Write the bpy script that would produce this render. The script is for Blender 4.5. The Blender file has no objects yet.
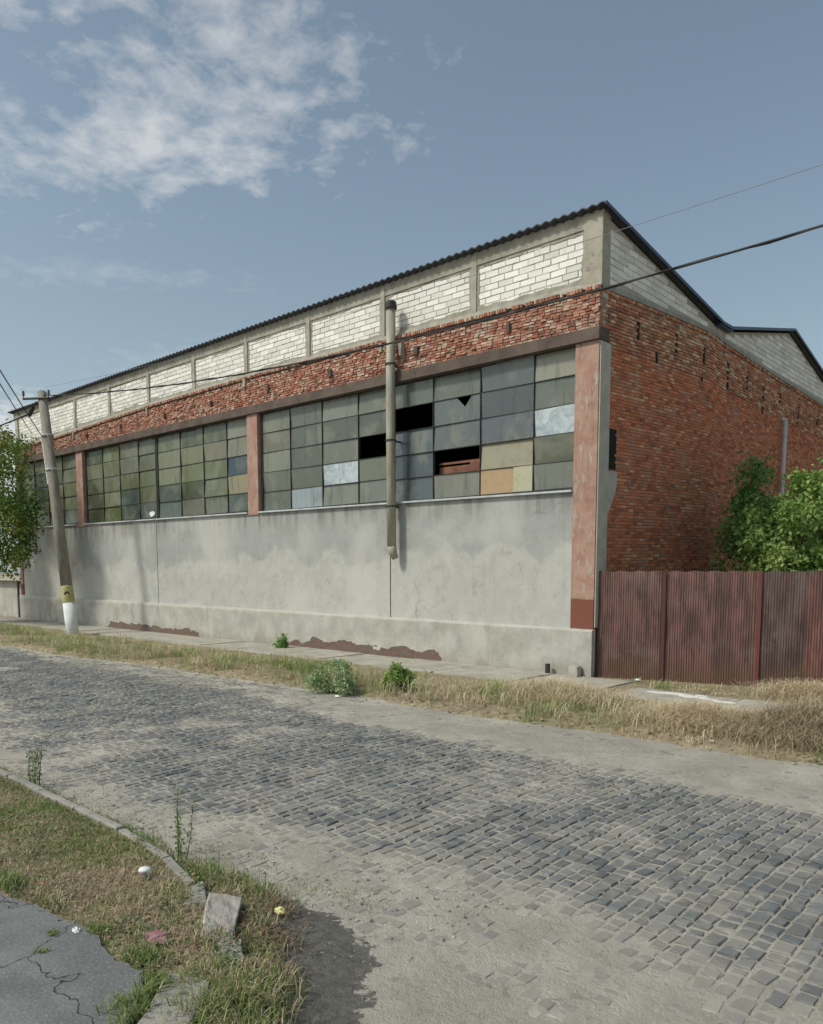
import bpy, math, random
import numpy as np
from mathutils import Vector, Matrix
R = math.radians
random.seed(7); rng = np.random.default_rng(11)
S = bpy.context.scene
COL = S.collection

# ------------------------------------------------------------------ camera
PITCH, YAW, FPX, CYPX = -5.5, 42.4, 776.0, 646.0
cam_d = bpy.data.cameras.new('camera'); cam = bpy.data.objects.new('camera', cam_d); COL.objects.link(cam)
cam.location = (0, 0, 2.5)
cam.rotation_euler = (R(90 + PITCH), 0, R(YAW))
cam_d.sensor_fit = 'VERTICAL'; cam_d.sensor_height = 36.0
cam_d.lens = 36.0 * FPX / 1024.0
cam_d.shift_y = (CYPX - 512.0) / 1024.0
cam_d.clip_end = 3000
S.camera = cam
S.render.resolution_x, S.render.resolution_y = 823, 1024

# ------------------------------------------------------------------ light
SUN_EL = 47.0
SUN_AZ = math.atan2(-0.46, -0.89)              # direction to the sun, clockwise from +Y
to_sun = Vector((math.sin(SUN_AZ)*math.cos(R(SUN_EL)), math.cos(SUN_AZ)*math.cos(R(SUN_EL)), math.sin(R(SUN_EL))))
sd = bpy.data.lights.new('sun', 'SUN'); sd.energy = 2.2; sd.angle = R(8.0); sd.color = (1.0, .965, .86)
so = bpy.data.objects.new('sun', sd); COL.objects.link(so)
so.rotation_euler = to_sun.to_track_quat('Z', 'Y').to_euler()

W = bpy.data.worlds.new('World'); S.world = W; W.use_nodes = True
nt = W.node_tree; N = nt.nodes; L = nt.links; N.clear()
def nd(t, **k):
    n = N.new(t)
    for a, b in k.items(): setattr(n, a, b)
    return n
out = nd('ShaderNodeOutputWorld'); bg = nd('ShaderNodeBackground'); bg.inputs[1].default_value = 0.108
sky = nd('ShaderNodeTexSky', sky_type='NISHITA'); sky.sun_disc = False
sky.sun_elevation = R(SUN_EL); sky.sun_rotation = SUN_AZ % (2*math.pi)
sky.dust_density = 2.6; sky.air_density = 1.0; sky.ozone_density = 1.0; sky.altitude = 100
hs = nd('ShaderNodeHueSaturation'); hs.inputs['Saturation'].default_value = .82; hs.inputs['Value'].default_value = .95
tn = nd('ShaderNodeMix', data_type='RGBA', blend_type='MULTIPLY'); tn.inputs[0].default_value = 1; tn.inputs[7].default_value = (.91, 1.05, .98, 1)
L.new(sky.outputs[0], tn.inputs[6]); L.new(tn.outputs[2], hs.inputs['Color'])
tc = nd('ShaderNodeTexCoord'); sx = nd('ShaderNodeSeparateXYZ'); L.new(tc.outputs['Generated'], sx.inputs[0])
def wm(op, a, b=None, c=None, clamp=False):
    m = nd('ShaderNodeMath', operation=op); m.use_clamp = clamp
    for i, v in enumerate((a, b, c)):
        if v is None: continue
        if isinstance(v, (int, float)): m.inputs[i].default_value = v
        else: L.new(v, m.inputs[i])
    return m.outputs[0]
zz = wm('ADD', wm('MAXIMUM', sx.outputs[2], 0.0), 0.1)
px = wm('DIVIDE', sx.outputs[0], zz); py = wm('DIVIDE', sx.outputs[1], zz)
cb = nd('ShaderNodeCombineXYZ'); L.new(px, cb.inputs[0]); L.new(py, cb.inputs[1])
def wnoise(scale, detail, rough, dist, off=0.0):
    n = nd('ShaderNodeTexNoise'); n.inputs['Scale'].default_value = scale; n.inputs['Detail'].default_value = detail
    n.inputs['Roughness'].default_value = rough; n.inputs['Distortion'].default_value = dist
    ad = nd('ShaderNodeVectorMath', operation='ADD'); ad.inputs[1].default_value = (off, off*.7, off*1.3)
    L.new(cb.outputs[0], ad.inputs[0]); L.new(ad.outputs[0], n.inputs['Vector']); return n.outputs[0]
def blob(cx, cy, a, b, ang):                    # an elliptic patch of cloud cover in the cloud layer's plane
    ca, sa = math.cos(ang), math.sin(ang)
    dx = wm('SUBTRACT', px, cx); dy = wm('SUBTRACT', py, cy)
    u = wm('DIVIDE', wm('ADD', wm('MULTIPLY', dx, ca), wm('MULTIPLY', dy, sa)), a)
    v = wm('DIVIDE', wm('SUBTRACT', wm('MULTIPLY', dy, ca), wm('MULTIPLY', dx, sa)), b)
    r = wm('SQRT', wm('ADD', wm('MULTIPLY', u, u), wm('MULTIPLY', v, v)))
    return wm('SUBTRACT', 1.0, r)
m1 = wm('MAXIMUM', wm('MULTIPLY', blob(-1.52, .76, .56, .26, math.atan2(.42, .55)), 1.55), blob(-1.14, .80, .36, .40, math.atan2(.4, .2)))
m1 = wm('MAXIMUM', m1, wm('MULTIPLY', blob(-1.12, .5, .34, .30, 0), .9))
big = wnoise(4.0, 5, .55, .6, 5.3); fine = wnoise(15.0, 12, .62, .3, 7.7)
dens = wm('ADD', wm('MULTIPLY', m1, .85), wm('ADD', wm('MULTIPLY', wm('SUBTRACT', big, .5), 3.6), wm('MULTIPLY', wm('SUBTRACT', fine, .5), 2.3)))
dens = wm('SMOOTHSTEP', dens, 0.0, 1.0) if False else wm('MULTIPLY', wm('SUBTRACT', dens, .16), .85, clamp=True)
# wisps low in the sky and a bright bank near the horizon on the left
low = wm('MULTIPLY', wm('MAXIMUM', blob(-2.35, 1.5, .45, .22, math.atan2(.5, .8)), blob(-2.0, 1.0, .5, .1, 0.9)), .8)
dl = wm('MULTIPLY', wm('ADD', wm('SUBTRACT', low, .18), wm('MULTIPLY', wm('SUBTRACT', fine, .5), 2.4)), .75, clamp=True)
bank = wm('MULTIPLY', wm('ADD', wm('ADD', blob(-4.3, 1.65, 1.3, .45, -.35), .0), wm('MULTIPLY', wm('SUBTRACT', fine, .5), 1.2)), 2.6, clamp=True)
dens = wm('MAXIMUM', wm('MAXIMUM', dens, wm('MULTIPLY', dl, .5)), wm('MULTIPLY', bank, 1.3))
dens = wm('MULTIPLY', dens, .62)
mx = nd('ShaderNodeMix', data_type='RGBA'); L.new(dens, mx.inputs[0]); L.new(hs.outputs[0], mx.inputs[6])
mx.inputs[7].default_value = (6.6, 6.5, 6.4, 1)
# thin haze veil, whiter towards the horizon
hz = nd('ShaderNodeMix', data_type='RGBA')
veil = wm('MULTIPLY', wm('POWER', wm('SUBTRACT', 1.0, wm('MAXIMUM', sx.outputs[2], 0.0)), 5.0), .55)
L.new(wm('ADD', veil, .06), hz.inputs[0]); L.new(mx.outputs[2], hz.inputs[6]); hz.inputs[7].default_value = (4.3, 4.9, 5.0, 1)
L.new(hz.outputs[2], bg.inputs[0]); L.new(bg.outputs[0], out.inputs[0])

S.view_settings.view_transform = 'Standard'; S.view_settings.look = 'None'
S.view_settings.exposure = 0.22; S.view_settings.gamma = 1.0

# ------------------------------------------------------------------ node helpers for materials
class M:
    def __init__(s, name, rough=.9, spec=.3):
        s.m = bpy.data.materials.new(name); s.m.use_nodes = True
        s.t = s.m.node_tree; s.N = s.t.nodes; s.L = s.t.links
        s.b = s.N['Principled BSDF']; s.b.inputs['Roughness'].default_value = rough
        s.b.inputs['Specular IOR Level'].default_value = spec
        s.tc = s.N.new('ShaderNodeTexCoord')
    def vec(s, sc=(1, 1, 1), off=(0, 0, 0)):
        mp = s.N.new('ShaderNodeMapping'); mp.inputs['Scale'].default_value = sc; mp.inputs['Location'].default_value = off
        s.L.new(s.tc.outputs['Object'], mp.inputs[0]); return mp.outputs[0]
    def noise(s, scale=1, detail=6, rough=.6, sc=(1, 1, 1), off=(0, 0, 0), dist=0):
        n = s.N.new('ShaderNodeTexNoise'); n.inputs['Scale'].default_value = scale; n.inputs['Detail'].default_value = detail
        n.inputs['Roughness'].default_value = rough; n.inputs['Distortion'].default_value = dist
        s.L.new(s.vec(sc, off), n.inputs['Vector']); return n.outputs[0]
    def vor(s, scale, feature='F1', sc=(1, 1, 1)):
        n = s.N.new('ShaderNodeTexVoronoi'); n.feature = feature; n.inputs['Scale'].default_value = scale
        s.L.new(s.vec(sc), n.inputs['Vector']); return n.outputs['Distance']
    def math(s, op, a, b=None, clamp=False):
        n = s.N.new('ShaderNodeMath'); n.operation = op; n.use_clamp = clamp
        for i, v in enumerate((a, b)):
            if v is None: continue
            if isinstance(v, (int, float)): n.inputs[i].default_value = v
            else: s.L.new(v, n.inputs[i])
        return n.outputs[0]
    def rng(s, v, a, b, c=0., d=1.):
        n = s.N.new('ShaderNodeMapRange'); n.interpolation_type = 'SMOOTHSTEP'; s.L.new(v, n.inputs[0])
        for i, x in enumerate((a, b, c, d)): n.inputs[i+1].default_value = x
        return n.outputs[0]
    def mix(s, f, a, b, mode='MIX'):
        n = s.N.new('ShaderNodeMix'); n.data_type = 'RGBA'; n.blend_type = mode
        for i, v in ((0, f), (6, a), (7, b)):
            if isinstance(v, (int, float)): n.inputs[i].default_value = v
            elif isinstance(v, tuple): n.inputs[i].default_value = v + (1,) if len(v) == 3 else v
            else: s.L.new(v, n.inputs[i])
        return n.outputs[2]
    def attr(s):
        n = s.N.new('ShaderNodeAttribute'); n.attribute_name = 'col'; return n.outputs['Color']
    def xyz(s):
        n = s.N.new('ShaderNodeSeparateXYZ'); s.L.new(s.tc.outputs['Object'], n.inputs[0]); return n.outputs
    def base(s, c):
        if isinstance(c, tuple): s.b.inputs['Base Color'].default_value = c + (1,)
        else: s.L.new(c, s.b.inputs['Base Color'])
        return s
    def bump(s, h, strength=.5, dist=.02):
        n = s.N.new('ShaderNodeBump'); n.inputs['Strength'].default_value = strength; n.inputs['Distance'].default_value = dist
        s.L.new(h, n.inputs['Height']); s.L.new(n.outputs[0], s.b.inputs['Normal']); return s
MAT = {}
def gray(v): return (v, v, v)

# weathered grey render of the lower wall
m = M('wall_render'); x = m.xyz()
big_ = m.noise(.35, 5, .6); med = m.noise(2.2, 8, .65); fin = m.noise(40, 6, .7)
stk = m.noise(1.0, 7, .65, sc=(3.2, 3.2, .22))
damp = m.rng(m.math('ADD', x[2], m.math('MULTIPLY', m.math('SUBTRACT', m.noise(.42, 5, .5, sc=(1, 1, .6), off=(1.7, 0, 0), dist=.8), .5), 3.0)), 2.78, 3.02)
c = m.mix(m.rng(med, .3, .72), (.405, .395, .37), (.47, .46, .43))
c = m.mix(m.math('MULTIPLY', damp, .50), c, (.25, .26, .26))
c = m.mix(m.math('MULTIPLY', m.rng(stk, .54, .74), .28), c, (.19, .18, .16))
c = m.mix(m.math('MULTIPLY', m.rng(m.noise(3.5, 9, .75, off=(1, 5, 2)), .56, .60), .30), c, (.23, .215, .19))
crk = m.N.new('ShaderNodeTexVoronoi'); crk.feature = 'DISTANCE_TO_EDGE'; crk.inputs['Scale'].default_value = .55; cw = m.N.new('ShaderNodeMix'); cw.data_type = 'RGBA'; cw.inputs[0].default_value = .3; cn = m.N.new('ShaderNodeTexNoise'); cn.inputs['Scale'].default_value = 2.2; cn.inputs['Detail'].default_value = 8; m.L.new(m.tc.outputs['Object'], cn.inputs['Vector']); m.L.new(m.tc.outputs['Object'], cw.inputs[6]); m.L.new(cn.outputs[1], cw.inputs[7]); m.L.new(cw.outputs[2], crk.inputs['Vector'])
c = m.mix(m.math('MULTIPLY', m.math('MULTIPLY', m.rng(crk.outputs['Distance'], .002, .007, 1., 0.), m.rng(m.noise(.5, 3), .52, .60)), .35), c, (.12, .11, .10))
topd = m.math('MULTIPLY', m.rng(x[2], 3.6, 4.4), m.rng(m.noise(1.6, 5, .6, sc=(2.2, 1, .15), off=(5, 2, 0)), .42, .62))
c = m.mix(m.math('MULTIPLY', topd, .65), c, (.15, .14, .115))
c = m.mix(m.math('MULTIPLY', m.rng(fin, .62, .75), .25), c, (.14, .13, .12))
c = m.mix(m.math('MULTIPLY', m.rng(big_, .44, .66), .55), c, (.56, .54, .50))
MAT['render'] = m.base(c).bump(m.math('ADD', fin, m.math('MULTIPLY', med, 2.)), .35, .02).m
# plinth
m = M('plinth_render'); x = m.xyz(); med = m.noise(1.7, 8, .65); fin = m.noise(45, 5, .7)
c = m.mix(m.rng(med, .3, .7), (.365, .345, .305), (.50, .48, .435))
edge = m.rng(m.math('ADD', x[2], m.math('MULTIPLY', m.noise(3, 5, .6), .16)), 1.17, 1.24)
c = m.mix(m.math('MULTIPLY', edge, .5), c, (.56, .54, .47))
grime = m.rng(m.math('ADD', x[2], m.math('MULTIPLY', m.noise(1.3, 6, .65), 1.1)), .45, 1.0, 1., 0.)
c = m.mix(m.math('MULTIPLY', grime, .45), c, (.21, .18, .145))
c = m.mix(m.math('MULTIPLY', m.rng(m.noise(1, 6, .65, sc=(4, 4, .3)), .55, .75), .35), c, (.17, .155, .13))
def span(a, b, f=.5): return m.math('MULTIPLY', m.rng(x[0], a-f, a+f), m.rng(x[0], b-f, b+f, 1., 0.))
win = m.math('MAXIMUM', span(-23.7, -16.2), span(-11.2, -4.4))
rag = m.noise(1.6, 9, .62, sc=(.75, 1, 1.6), off=(2, 0, 5))
lev = m.math('ADD', m.math('MULTIPLY', win, m.rng(x[2], .0, .75, 1., .0)), m.math('MULTIPLY', m.math('SUBTRACT', rag, .5), 1.5))
br = m.N.new('ShaderNodeTexBrick'); br.inputs['Color1'].default_value = (.17, .085, .065, 1); br.inputs['Color2'].default_value = (.22, .13, .10, 1); br.inputs['Mortar'].default_value = (.12, .10, .085, 1)
br.inputs['Scale'].default_value = 1; br.inputs['Brick Width'].default_value = .25; br.inputs['Row Height'].default_value = .075; br.inputs['Mortar Size'].default_value = .01
cbx = m.N.new('ShaderNodeCombineXYZ'); m.L.new(x[0], cbx.inputs[0]); m.L.new(x[2], cbx.inputs[1]); m.L.new(cbx.outputs[0], br.inputs['Vector'])
c = m.mix(m.math('MULTIPLY', m.rng(lev, .50, .56), .6), c, (.56, .53, .47))
hole = m.rng(lev, .575, .60)
c = m.mix(hole, c, m.mix(m.rng(m.noise(9, 6, .7), .42, .62), br.outputs[0], (.15, .125, .105)))
MAT['plinth'] = m.base(c).bump(m.math('SUBTRACT', m.math('ADD', fin, m.math('MULTIPLY', med, 2.)), m.math('MULTIPLY', hole, 3.)), .5, .03).m
# painted pilaster, pink red paint flaking to grey
m = M('flaking_paint'); x = m.xyz(); n1 = m.noise(4.2, 9, .74, sc=(1.8, 1.8, .55)); fin = m.noise(30, 6, .7)
c = m.mix(m.rng(m.noise(3, 6, .6), .3, .7), (.34, .185, .145), (.43, .275, .22))
c = m.mix(m.math('MULTIPLY', m.rng(n1, .55, .60), .8), c, (.42, .37, .31))
c = m.mix(m.math('MULTIPLY', m.rng(m.noise(6, 8, .7, sc=(1.6, 1.6, .6)), .55, .66), .5), c, (.25, .13, .10))
c = m.mix(m.rng(m.math('ADD', x[2], m.math('MULTIPLY', m.noise(2, 4), .12)), 1.90, 1.94, 1., 0.), c, (.20, .075, .055))
c = m.mix(m.math('MULTIPLY', m.rng(m.noise(1, 5, .6, sc=(9, 9, .5)), .55, .7), .35), c, (.16, .09, .07))
MAT['pilaster'] = m.base(c).bump(m.math('ADD', fin, m.math('MULTIPLY', n1, 2.)), .4, .015).m
def simple(key, c1, c2, scale=3, rough=.9, bump=.3, sc=(1, 1, 1), spec=.3, metal=0, dist=.01, c3=None):
    m = M(key, rough, spec); n = m.noise(scale, 8, .65, sc=sc); f = m.noise(scale*14, 4, .7)
    c = m.mix(m.rng(n, .32, .68), c1, c2)
    if c3: c = m.mix(m.rng(m.noise(scale*2.3, 7, .7, sc=sc, off=(3, 9, 1)), .58, .68), c, c3)
    m.b.inputs['Metallic'].default_value = metal
    MAT[key] = m.base(c).bump(m.math('ADD', f, m.math('MULTIPLY', n, 1.5)), bump, dist).m
simple('concrete', (.27, .25, .205), (.40, .37, .31), 2.5, c3=(.19, .175, .15))
simple('grey_side', (.40, .37, .315), (.50, .465, .40), 2.5)
simple('col_concrete', (.30, .275, .22), (.42, .39, .32), 2.2, c3=(.22, .20, .165))
simple('lintel', (.085, .062, .052), (.145, .11, .09), 2.0, c3=(.06, .042, .038))
simple('hole_shade', (.012, .011, .010), (.022, .018, .015), 2)  # near-black colour for the shade inside the gable slots and niche
simple('mortar', (.25, .15, .10), (.36, .24, .17), 5)
simple('red_mortar', (.24, .15, .11), (.36, .26, .20), 4)
simple('block_mortar', (.36, .34, .29), (.50, .475, .42), 4)
simple('steel_dark', (.022, .024, .024), (.05, .05, .045), 4, rough=.6)
simple('sill_metal', (.40, .42, .44), (.58, .60, .62), 3, rough=.45, spec=.5)
simple('roof', (.018, .023, .034), (.04, .046, .06), 2, rough=.5, spec=.5)
simple('roof_trim', (.010, .018, .05), (.022, .034, .085), 2, rough=.4, spec=.5)
simple('interior', (.05, .045, .04), (.09, .08, .07), 2)
simple('rust_board', (.16, .07, .05), (.26, .12, .08), 3)
simple('pole_concrete', (.20, .18, .145), (.30, .275, .225), 3, sc=(2, 2, .5), c3=(.15, .135, .11))
simple('white_paint', (.60, .60, .58), (.78, .78, .76), 3)
simple('yellow_paint', (.36, .33, .14), (.48, .44, .21), 6, c3=(.25, .23, .16))
simple('cable', (.02, .02, .02), (.04, .04, .04), 5, rough=.6)
simple('cable_pale', (.20, .20, .19), (.26, .26, .25), 5, rough=.6)
simple('galv', (.42, .42, .40), (.56, .56, .54), 5, rough=.5, spec=.5)
simple('ceramic', (.10, .07, .06), (.16, .12, .10), 8, rough=.3, spec=.6)
simple('kerb', (.24, .225, .20), (.36, .34, .30), 4, c3=(.17, .155, .13), bump=.5)
simple('kerb_pale', (.33, .30, .265), (.46, .43, .385), 4, c3=(.27, .24, .20), bump=.5)
simple('sidewalk', (.31, .285, .24), (.44, .41, .35), 1.6, c3=(.21, .185, .145), bump=.5)
simple('shed_wall', (.34, .32, .285), (.47, .45, .41), 1.4)
simple('tile_red', (.22, .07, .05), (.32, .12, .08), 4)
simple('bark', (.07, .055, .04), (.13, .10, .075), 6)
simple('plastic_white', (.72, .72, .70), (.80, .80, .78), 4, rough=.5)
simple('plastic_yellow', (.62, .58, .22), (.75, .70, .35), 4, rough=.5)
simple('cloth_pink', (.24, .11, .12), (.34, .18, .20), 12)
simple('lime', (.62, .61, .57), (.78, .77, .73), 6)
# downpipe: pale grey top, ochre rusty below
m = M('pipe_paint', .55, .4); x = m.xyz(); n = m.noise(2.2, 8, .7, sc=(3, 3, .7))
c = m.mix(m.rng(n, .3, .7), (.27, .26, .205), (.40, .385, .315))
c = m.mix(m.math('MULTIPLY', m.rng(m.noise(1.3, 5, .6, sc=(2, 2, .6), off=(4, 4, 4)), .5, .62), .5), c, (.27, .19, .10))
MAT['pipe'] = m.base(c).bump(n, .2, .01).m
# bricks, blocks, cobbles and leaves carry their own colour per piece
def attr_mat(key, rough=.9, scale=20, amt=.35, dark=(.05, .04, .035), bump=.4, spec=.25, dist=.01, smear=None, translucent=0):
    m = M(key, rough, spec); f = m.noise(scale, 7, .7)
    c = m.mix(m.math('MULTIPLY', m.rng(f, .5, .75), amt), m.attr(), dark)
    if smear:
        c = m.mix(m.math('MULTIPLY', m.rng(m.noise(smear[0], 7, .7, sc=(1, 1, 1.6)), smear[1], smear[1]+.12), smear[2]), c, smear[3])
    m.base(c)
    if bump: m.bump(f, bump, dist)
    if translucent:
        tr = m.N.new('ShaderNodeBsdfTranslucent'); m.L.new(c, tr.inputs[0]); ms = m.N.new('ShaderNodeMixShader'); ms.inputs[0].default_value = translucent
        o = m.N['Material Output']; m.L.new(m.b.outputs[0], ms.inputs[1]); m.L.new(tr.outputs[0], ms.inputs[2]); m.L.new(ms.outputs[0], o.inputs[0])
    MAT[key] = m.m
attr_mat('brick', scale=16, amt=.3, smear=(1.4, .50, .42, (.40, .31, .245)))
attr_mat('block', scale=9, amt=.25, dark=(.30, .28, .24), smear=(2.6, .58, .42, (.48, .455, .39)))
attr_mat('stone', rough=.75, scale=30, amt=.4, dark=(.05, .052, .055), spec=.4, bump=.5, smear=(1.3, .47, .5, (.31, .285, .235)))
attr_mat('leaf', rough=.6, scale=3, amt=0, bump=0, spec=.25, translucent=.35)
attr_mat('grass', rough=.85, scale=3, amt=0, bump=0, spec=.1, translucent=.25)
attr_mat('panel', rough=.75, scale=3, amt=.3, dark=(.045, .03, .026), bump=.2, spec=.3)
attr_mat('board', rough=.85, scale=7, amt=.5, dark=(.30, .16, .05), bump=.2)
# rusty maroon corrugated sheets
m = M('corrugated_maroon', .72, .3)
c = m.mix(m.math('MULTIPLY', m.rng(m.noise(1.6, 8, .7, sc=(2.0, 2.0, .55)), .38, .62), .85), m.attr(), (.07, .044, .038))
c = m.mix(m.math('MULTIPLY', m.rng(m.noise(2.0, 6, .7, sc=(16, 16, .5), off=(7, 0, 0)), .5, .66), .5), c, (.24, .11, .095))
c = m.mix(m.math('MULTIPLY', m.rng(m.noise(1.4, 6, .7, sc=(22, 22, .45), off=(1, 0, 3)), .50, .64), .65), c, (.055, .032, .030))
c = m.mix(m.math('MULTIPLY', m.rng(m.noise(1.3, 8, .75, off=(2, 8, 1)), .50, .66), .55), c, (.19, .135, .12))
zf = m.xyz()[2]; c = m.mix(m.math('MULTIPLY', m.rng(m.math('ADD', zf, m.math('MULTIPLY', m.noise(3, 7, .7, sc=(1, 1, .4)), -.9)), -.25, .25, 1., 0.), .6), c, (.13, .075, .045))
m.base(c).bump(m.noise(30, 5, .7), .15, .01); MAT['corrugated'] = m.m
# dirty glass: colour per pane under grime and painted pale reflections
m = M('dirty_glass', .2, .5); a = m.attr()
g1 = m.noise(.8, 6, .6, dist=.6); g2 = m.noise(7, 6, .7, off=(3, 1, 2)); stv = m.noise(1.5, 6, .7, sc=(3.5, 1, .5))
c = m.mix(m.math('MULTIPLY', m.rng(g1, .45, .66), .5), a, (.25, .255, .20))  # broad lighter areas: reflections put into the pane colour
c = m.mix(m.math('MULTIPLY', m.rng(g2, .60, .74), .4), c, (.32, .32, .28))
c = m.mix(m.math('MULTIPLY', m.rng(stv, .52, .68), .5), c, (.05, .055, .045))
m.b.inputs['Specular IOR Level'].default_value = .5; m.base(c); m.L.new(m.rng(g1, .3, .7, .06, .38), m.b.inputs['Roughness']); m.bump(m.noise(1.2, 2, .5), .12, .05); MAT['glass'] = m.m
# plastic film
m = M('plastic_film', .3, .5); n = m.noise(3, 5, .7, dist=1.2)
m.base(m.mix(m.rng(n, .3, .7), (.30, .36, .40), (.55, .60, .62))).bump(n, .4, .04); MAT['film'] = m.m
# ground materials
m = M('dust', .95, .15); x = m.xyz(); n1 = m.noise(1.3, 8, .65); n2 = m.noise(12, 8, .75); n3 = m.noise(70, 4, .7)
c = m.mix(m.rng(n1, .3, .7), (.48, .435, .36), (.65, .60, .51))
c = m.mix(m.math('MULTIPLY', m.rng(n2, .53, .66), .45), c, (.33, .305, .255))
c = m.mix(m.math('MULTIPLY', m.rng(m.noise(5, 8, .75, off=(3, 3, 0)), .56, .68), .35), c, (.27, .25, .22))
adk = m.N.new('ShaderNodeSeparateColor'); m.L.new(m.attr(), adk.inputs[0])
pk = m.rng(m.math('ADD', adk.outputs[0], m.math('MULTIPLY', m.math('SUBTRACT', m.noise(7, 8, .7), .5), 1.5)), .45, .56)
c = m.mix(m.math('MULTIPLY', pk, .92), c, m.mix(m.rng(n2, .35, .65), (.105, .10, .088), (.20, .19, .165)))
c = m.mix(m.math('MULTIPLY', m.rng(n3, .60, .70), .5), c, (.22, .205, .18))
v5 = m.N.new('ShaderNodeTexVoronoi'); v5.feature = 'DISTANCE_TO_EDGE'; v5.inputs['Scale'].default_value = 5.5; w5 = m.N.new('ShaderNodeMix'); w5.data_type = 'RGBA'; w5.inputs[0].default_value = .12; k5 = m.N.new('ShaderNodeTexNoise'); k5.inputs['Scale'].default_value = 9; k5.inputs['Detail'].default_value = 5; m.L.new(m.tc.outputs['Object'], k5.inputs['Vector']); m.L.new(m.tc.outputs['Object'], w5.inputs[6]); m.L.new(k5.outputs[1], w5.inputs[7]); m.L.new(w5.outputs[2], v5.inputs['Vector'])
c = m.mix(m.math('MULTIPLY', m.math('MULTIPLY', m.rng(v5.outputs['Distance'], .01, .05, 1., 0.), m.rng(m.noise(2.2, 5, .6, off=(6, 6, 0)), .54, .64)), .45), c, (.25, .225, .185))
rut = m.math('MULTIPLY', m.rng(x[1], 8.3, 9.1), m.rng(m.noise(.8, 6, .6, off=(9, 1, 3)), .4, .58))
c = m.mix(m.math('MULTIPLY', rut, .4), c, (.33, .315, .28))
MAT['dust'] = m.base(c).bump(m.math('ADD', m.math('MULTIPLY', n2, 2.2), n3), .9, .03).m
m = M('old_asphalt', .9, .25); n1 = m.noise(2.5, 7, .65); n3 = m.noise(48, 5, .8)
cr = m.N.new('ShaderNodeTexVoronoi'); cr.feature = 'DISTANCE_TO_EDGE'; cr.inputs['Scale'].default_value = 1.7
wv = m.N.new('ShaderNodeMix'); wv.data_type = 'RGBA'; wv.inputs[0].default_value = .35
nn = m.N.new('ShaderNodeTexNoise'); nn.inputs['Scale'].default_value = 3.5; nn.inputs['Detail'].default_value = 6
m.L.new(m.tc.outputs['Object'], nn.inputs['Vector']); m.L.new(m.tc.outputs['Object'], wv.inputs[6]); m.L.new(nn.outputs[1], wv.inputs[7]); m.L.new(wv.outputs[2], cr.inputs['Vector'])
crk = m.rng(cr.outputs['Distance'], .002, .009, 1., 0.)
c = m.mix(m.rng(n1, .3, .7), (.14, .142, .142), (.21, .21, .205))
c = m.mix(m.math('MULTIPLY', m.rng(n3, .54, .64), .7), c, (.34, .335, .32)); c = m.mix(m.math('MULTIPLY', m.rng(n3, .46, .36), .6), c, (.09, .09, .09))
c = m.mix(m.math('MULTIPLY', crk, .8), c, (.03, .03, .025))
MAT['asphalt'] = m.base(c).bump(m.math('SUBTRACT', n3, m.math('MULTIPLY', crk, 3.)), .6, .01).m
m = M('dark_patch', .85, .3); n1 = m.noise(2.5, 8, .7); n3 = m.noise(60, 4, .7)
c = m.mix(m.rng(n1, .3, .7), (.085, .08, .07), (.15, .14, .12)); c = m.mix(m.math('MULTIPLY', m.rng(n3, .58, .7), .4), c, (.26, .24, .2))
MAT['dark_patch'] = m.base(c).bump(n3, .5, .01).m
m = M('soil_thatch', .95, .1); n1 = m.noise(.9, 7, .6); n2 = m.noise(9, 8, .7); n3 = m.noise(60, 5, .75)
c = m.mix(m.rng(n2, .3, .7), (.24, .19, .13), (.42, .345, .235))
c = m.mix(m.math('MULTIPLY', m.rng(n1, .48, .62), .5), c, (.18, .18, .09))
c = m.mix(m.math('MULTIPLY', m.rng(n3, .56, .66), .5), c, (.34, .28, .18))
MAT['soil'] = m.base(c).bump(m.math('ADD', n2, n3), .8, .03).m

# ------------------------------------------------------------------ object helpers
def obj(name, me, parent=None, loc=(0, 0, 0), rot=None):
    o = bpy.data.objects.new(name, me); COL.objects.link(o); o.location = loc
    if rot: o.rotation_euler = rot
    if parent: o.parent = parent
    return o
def tag(o, label=None, cat=None, group=None, kind=None):
    for k, v in (('label', label), ('category', cat), ('group', group), ('kind', kind)):
        if v: o[k] = v
    return o
fr_c = (0, 0, 0)
def thing(name, label, cat, loc=(0, 0, 0), rotz=0, group=None):
    return tag(obj(name, None, None, loc, (0, 0, rotz)), label, cat, group)

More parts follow.
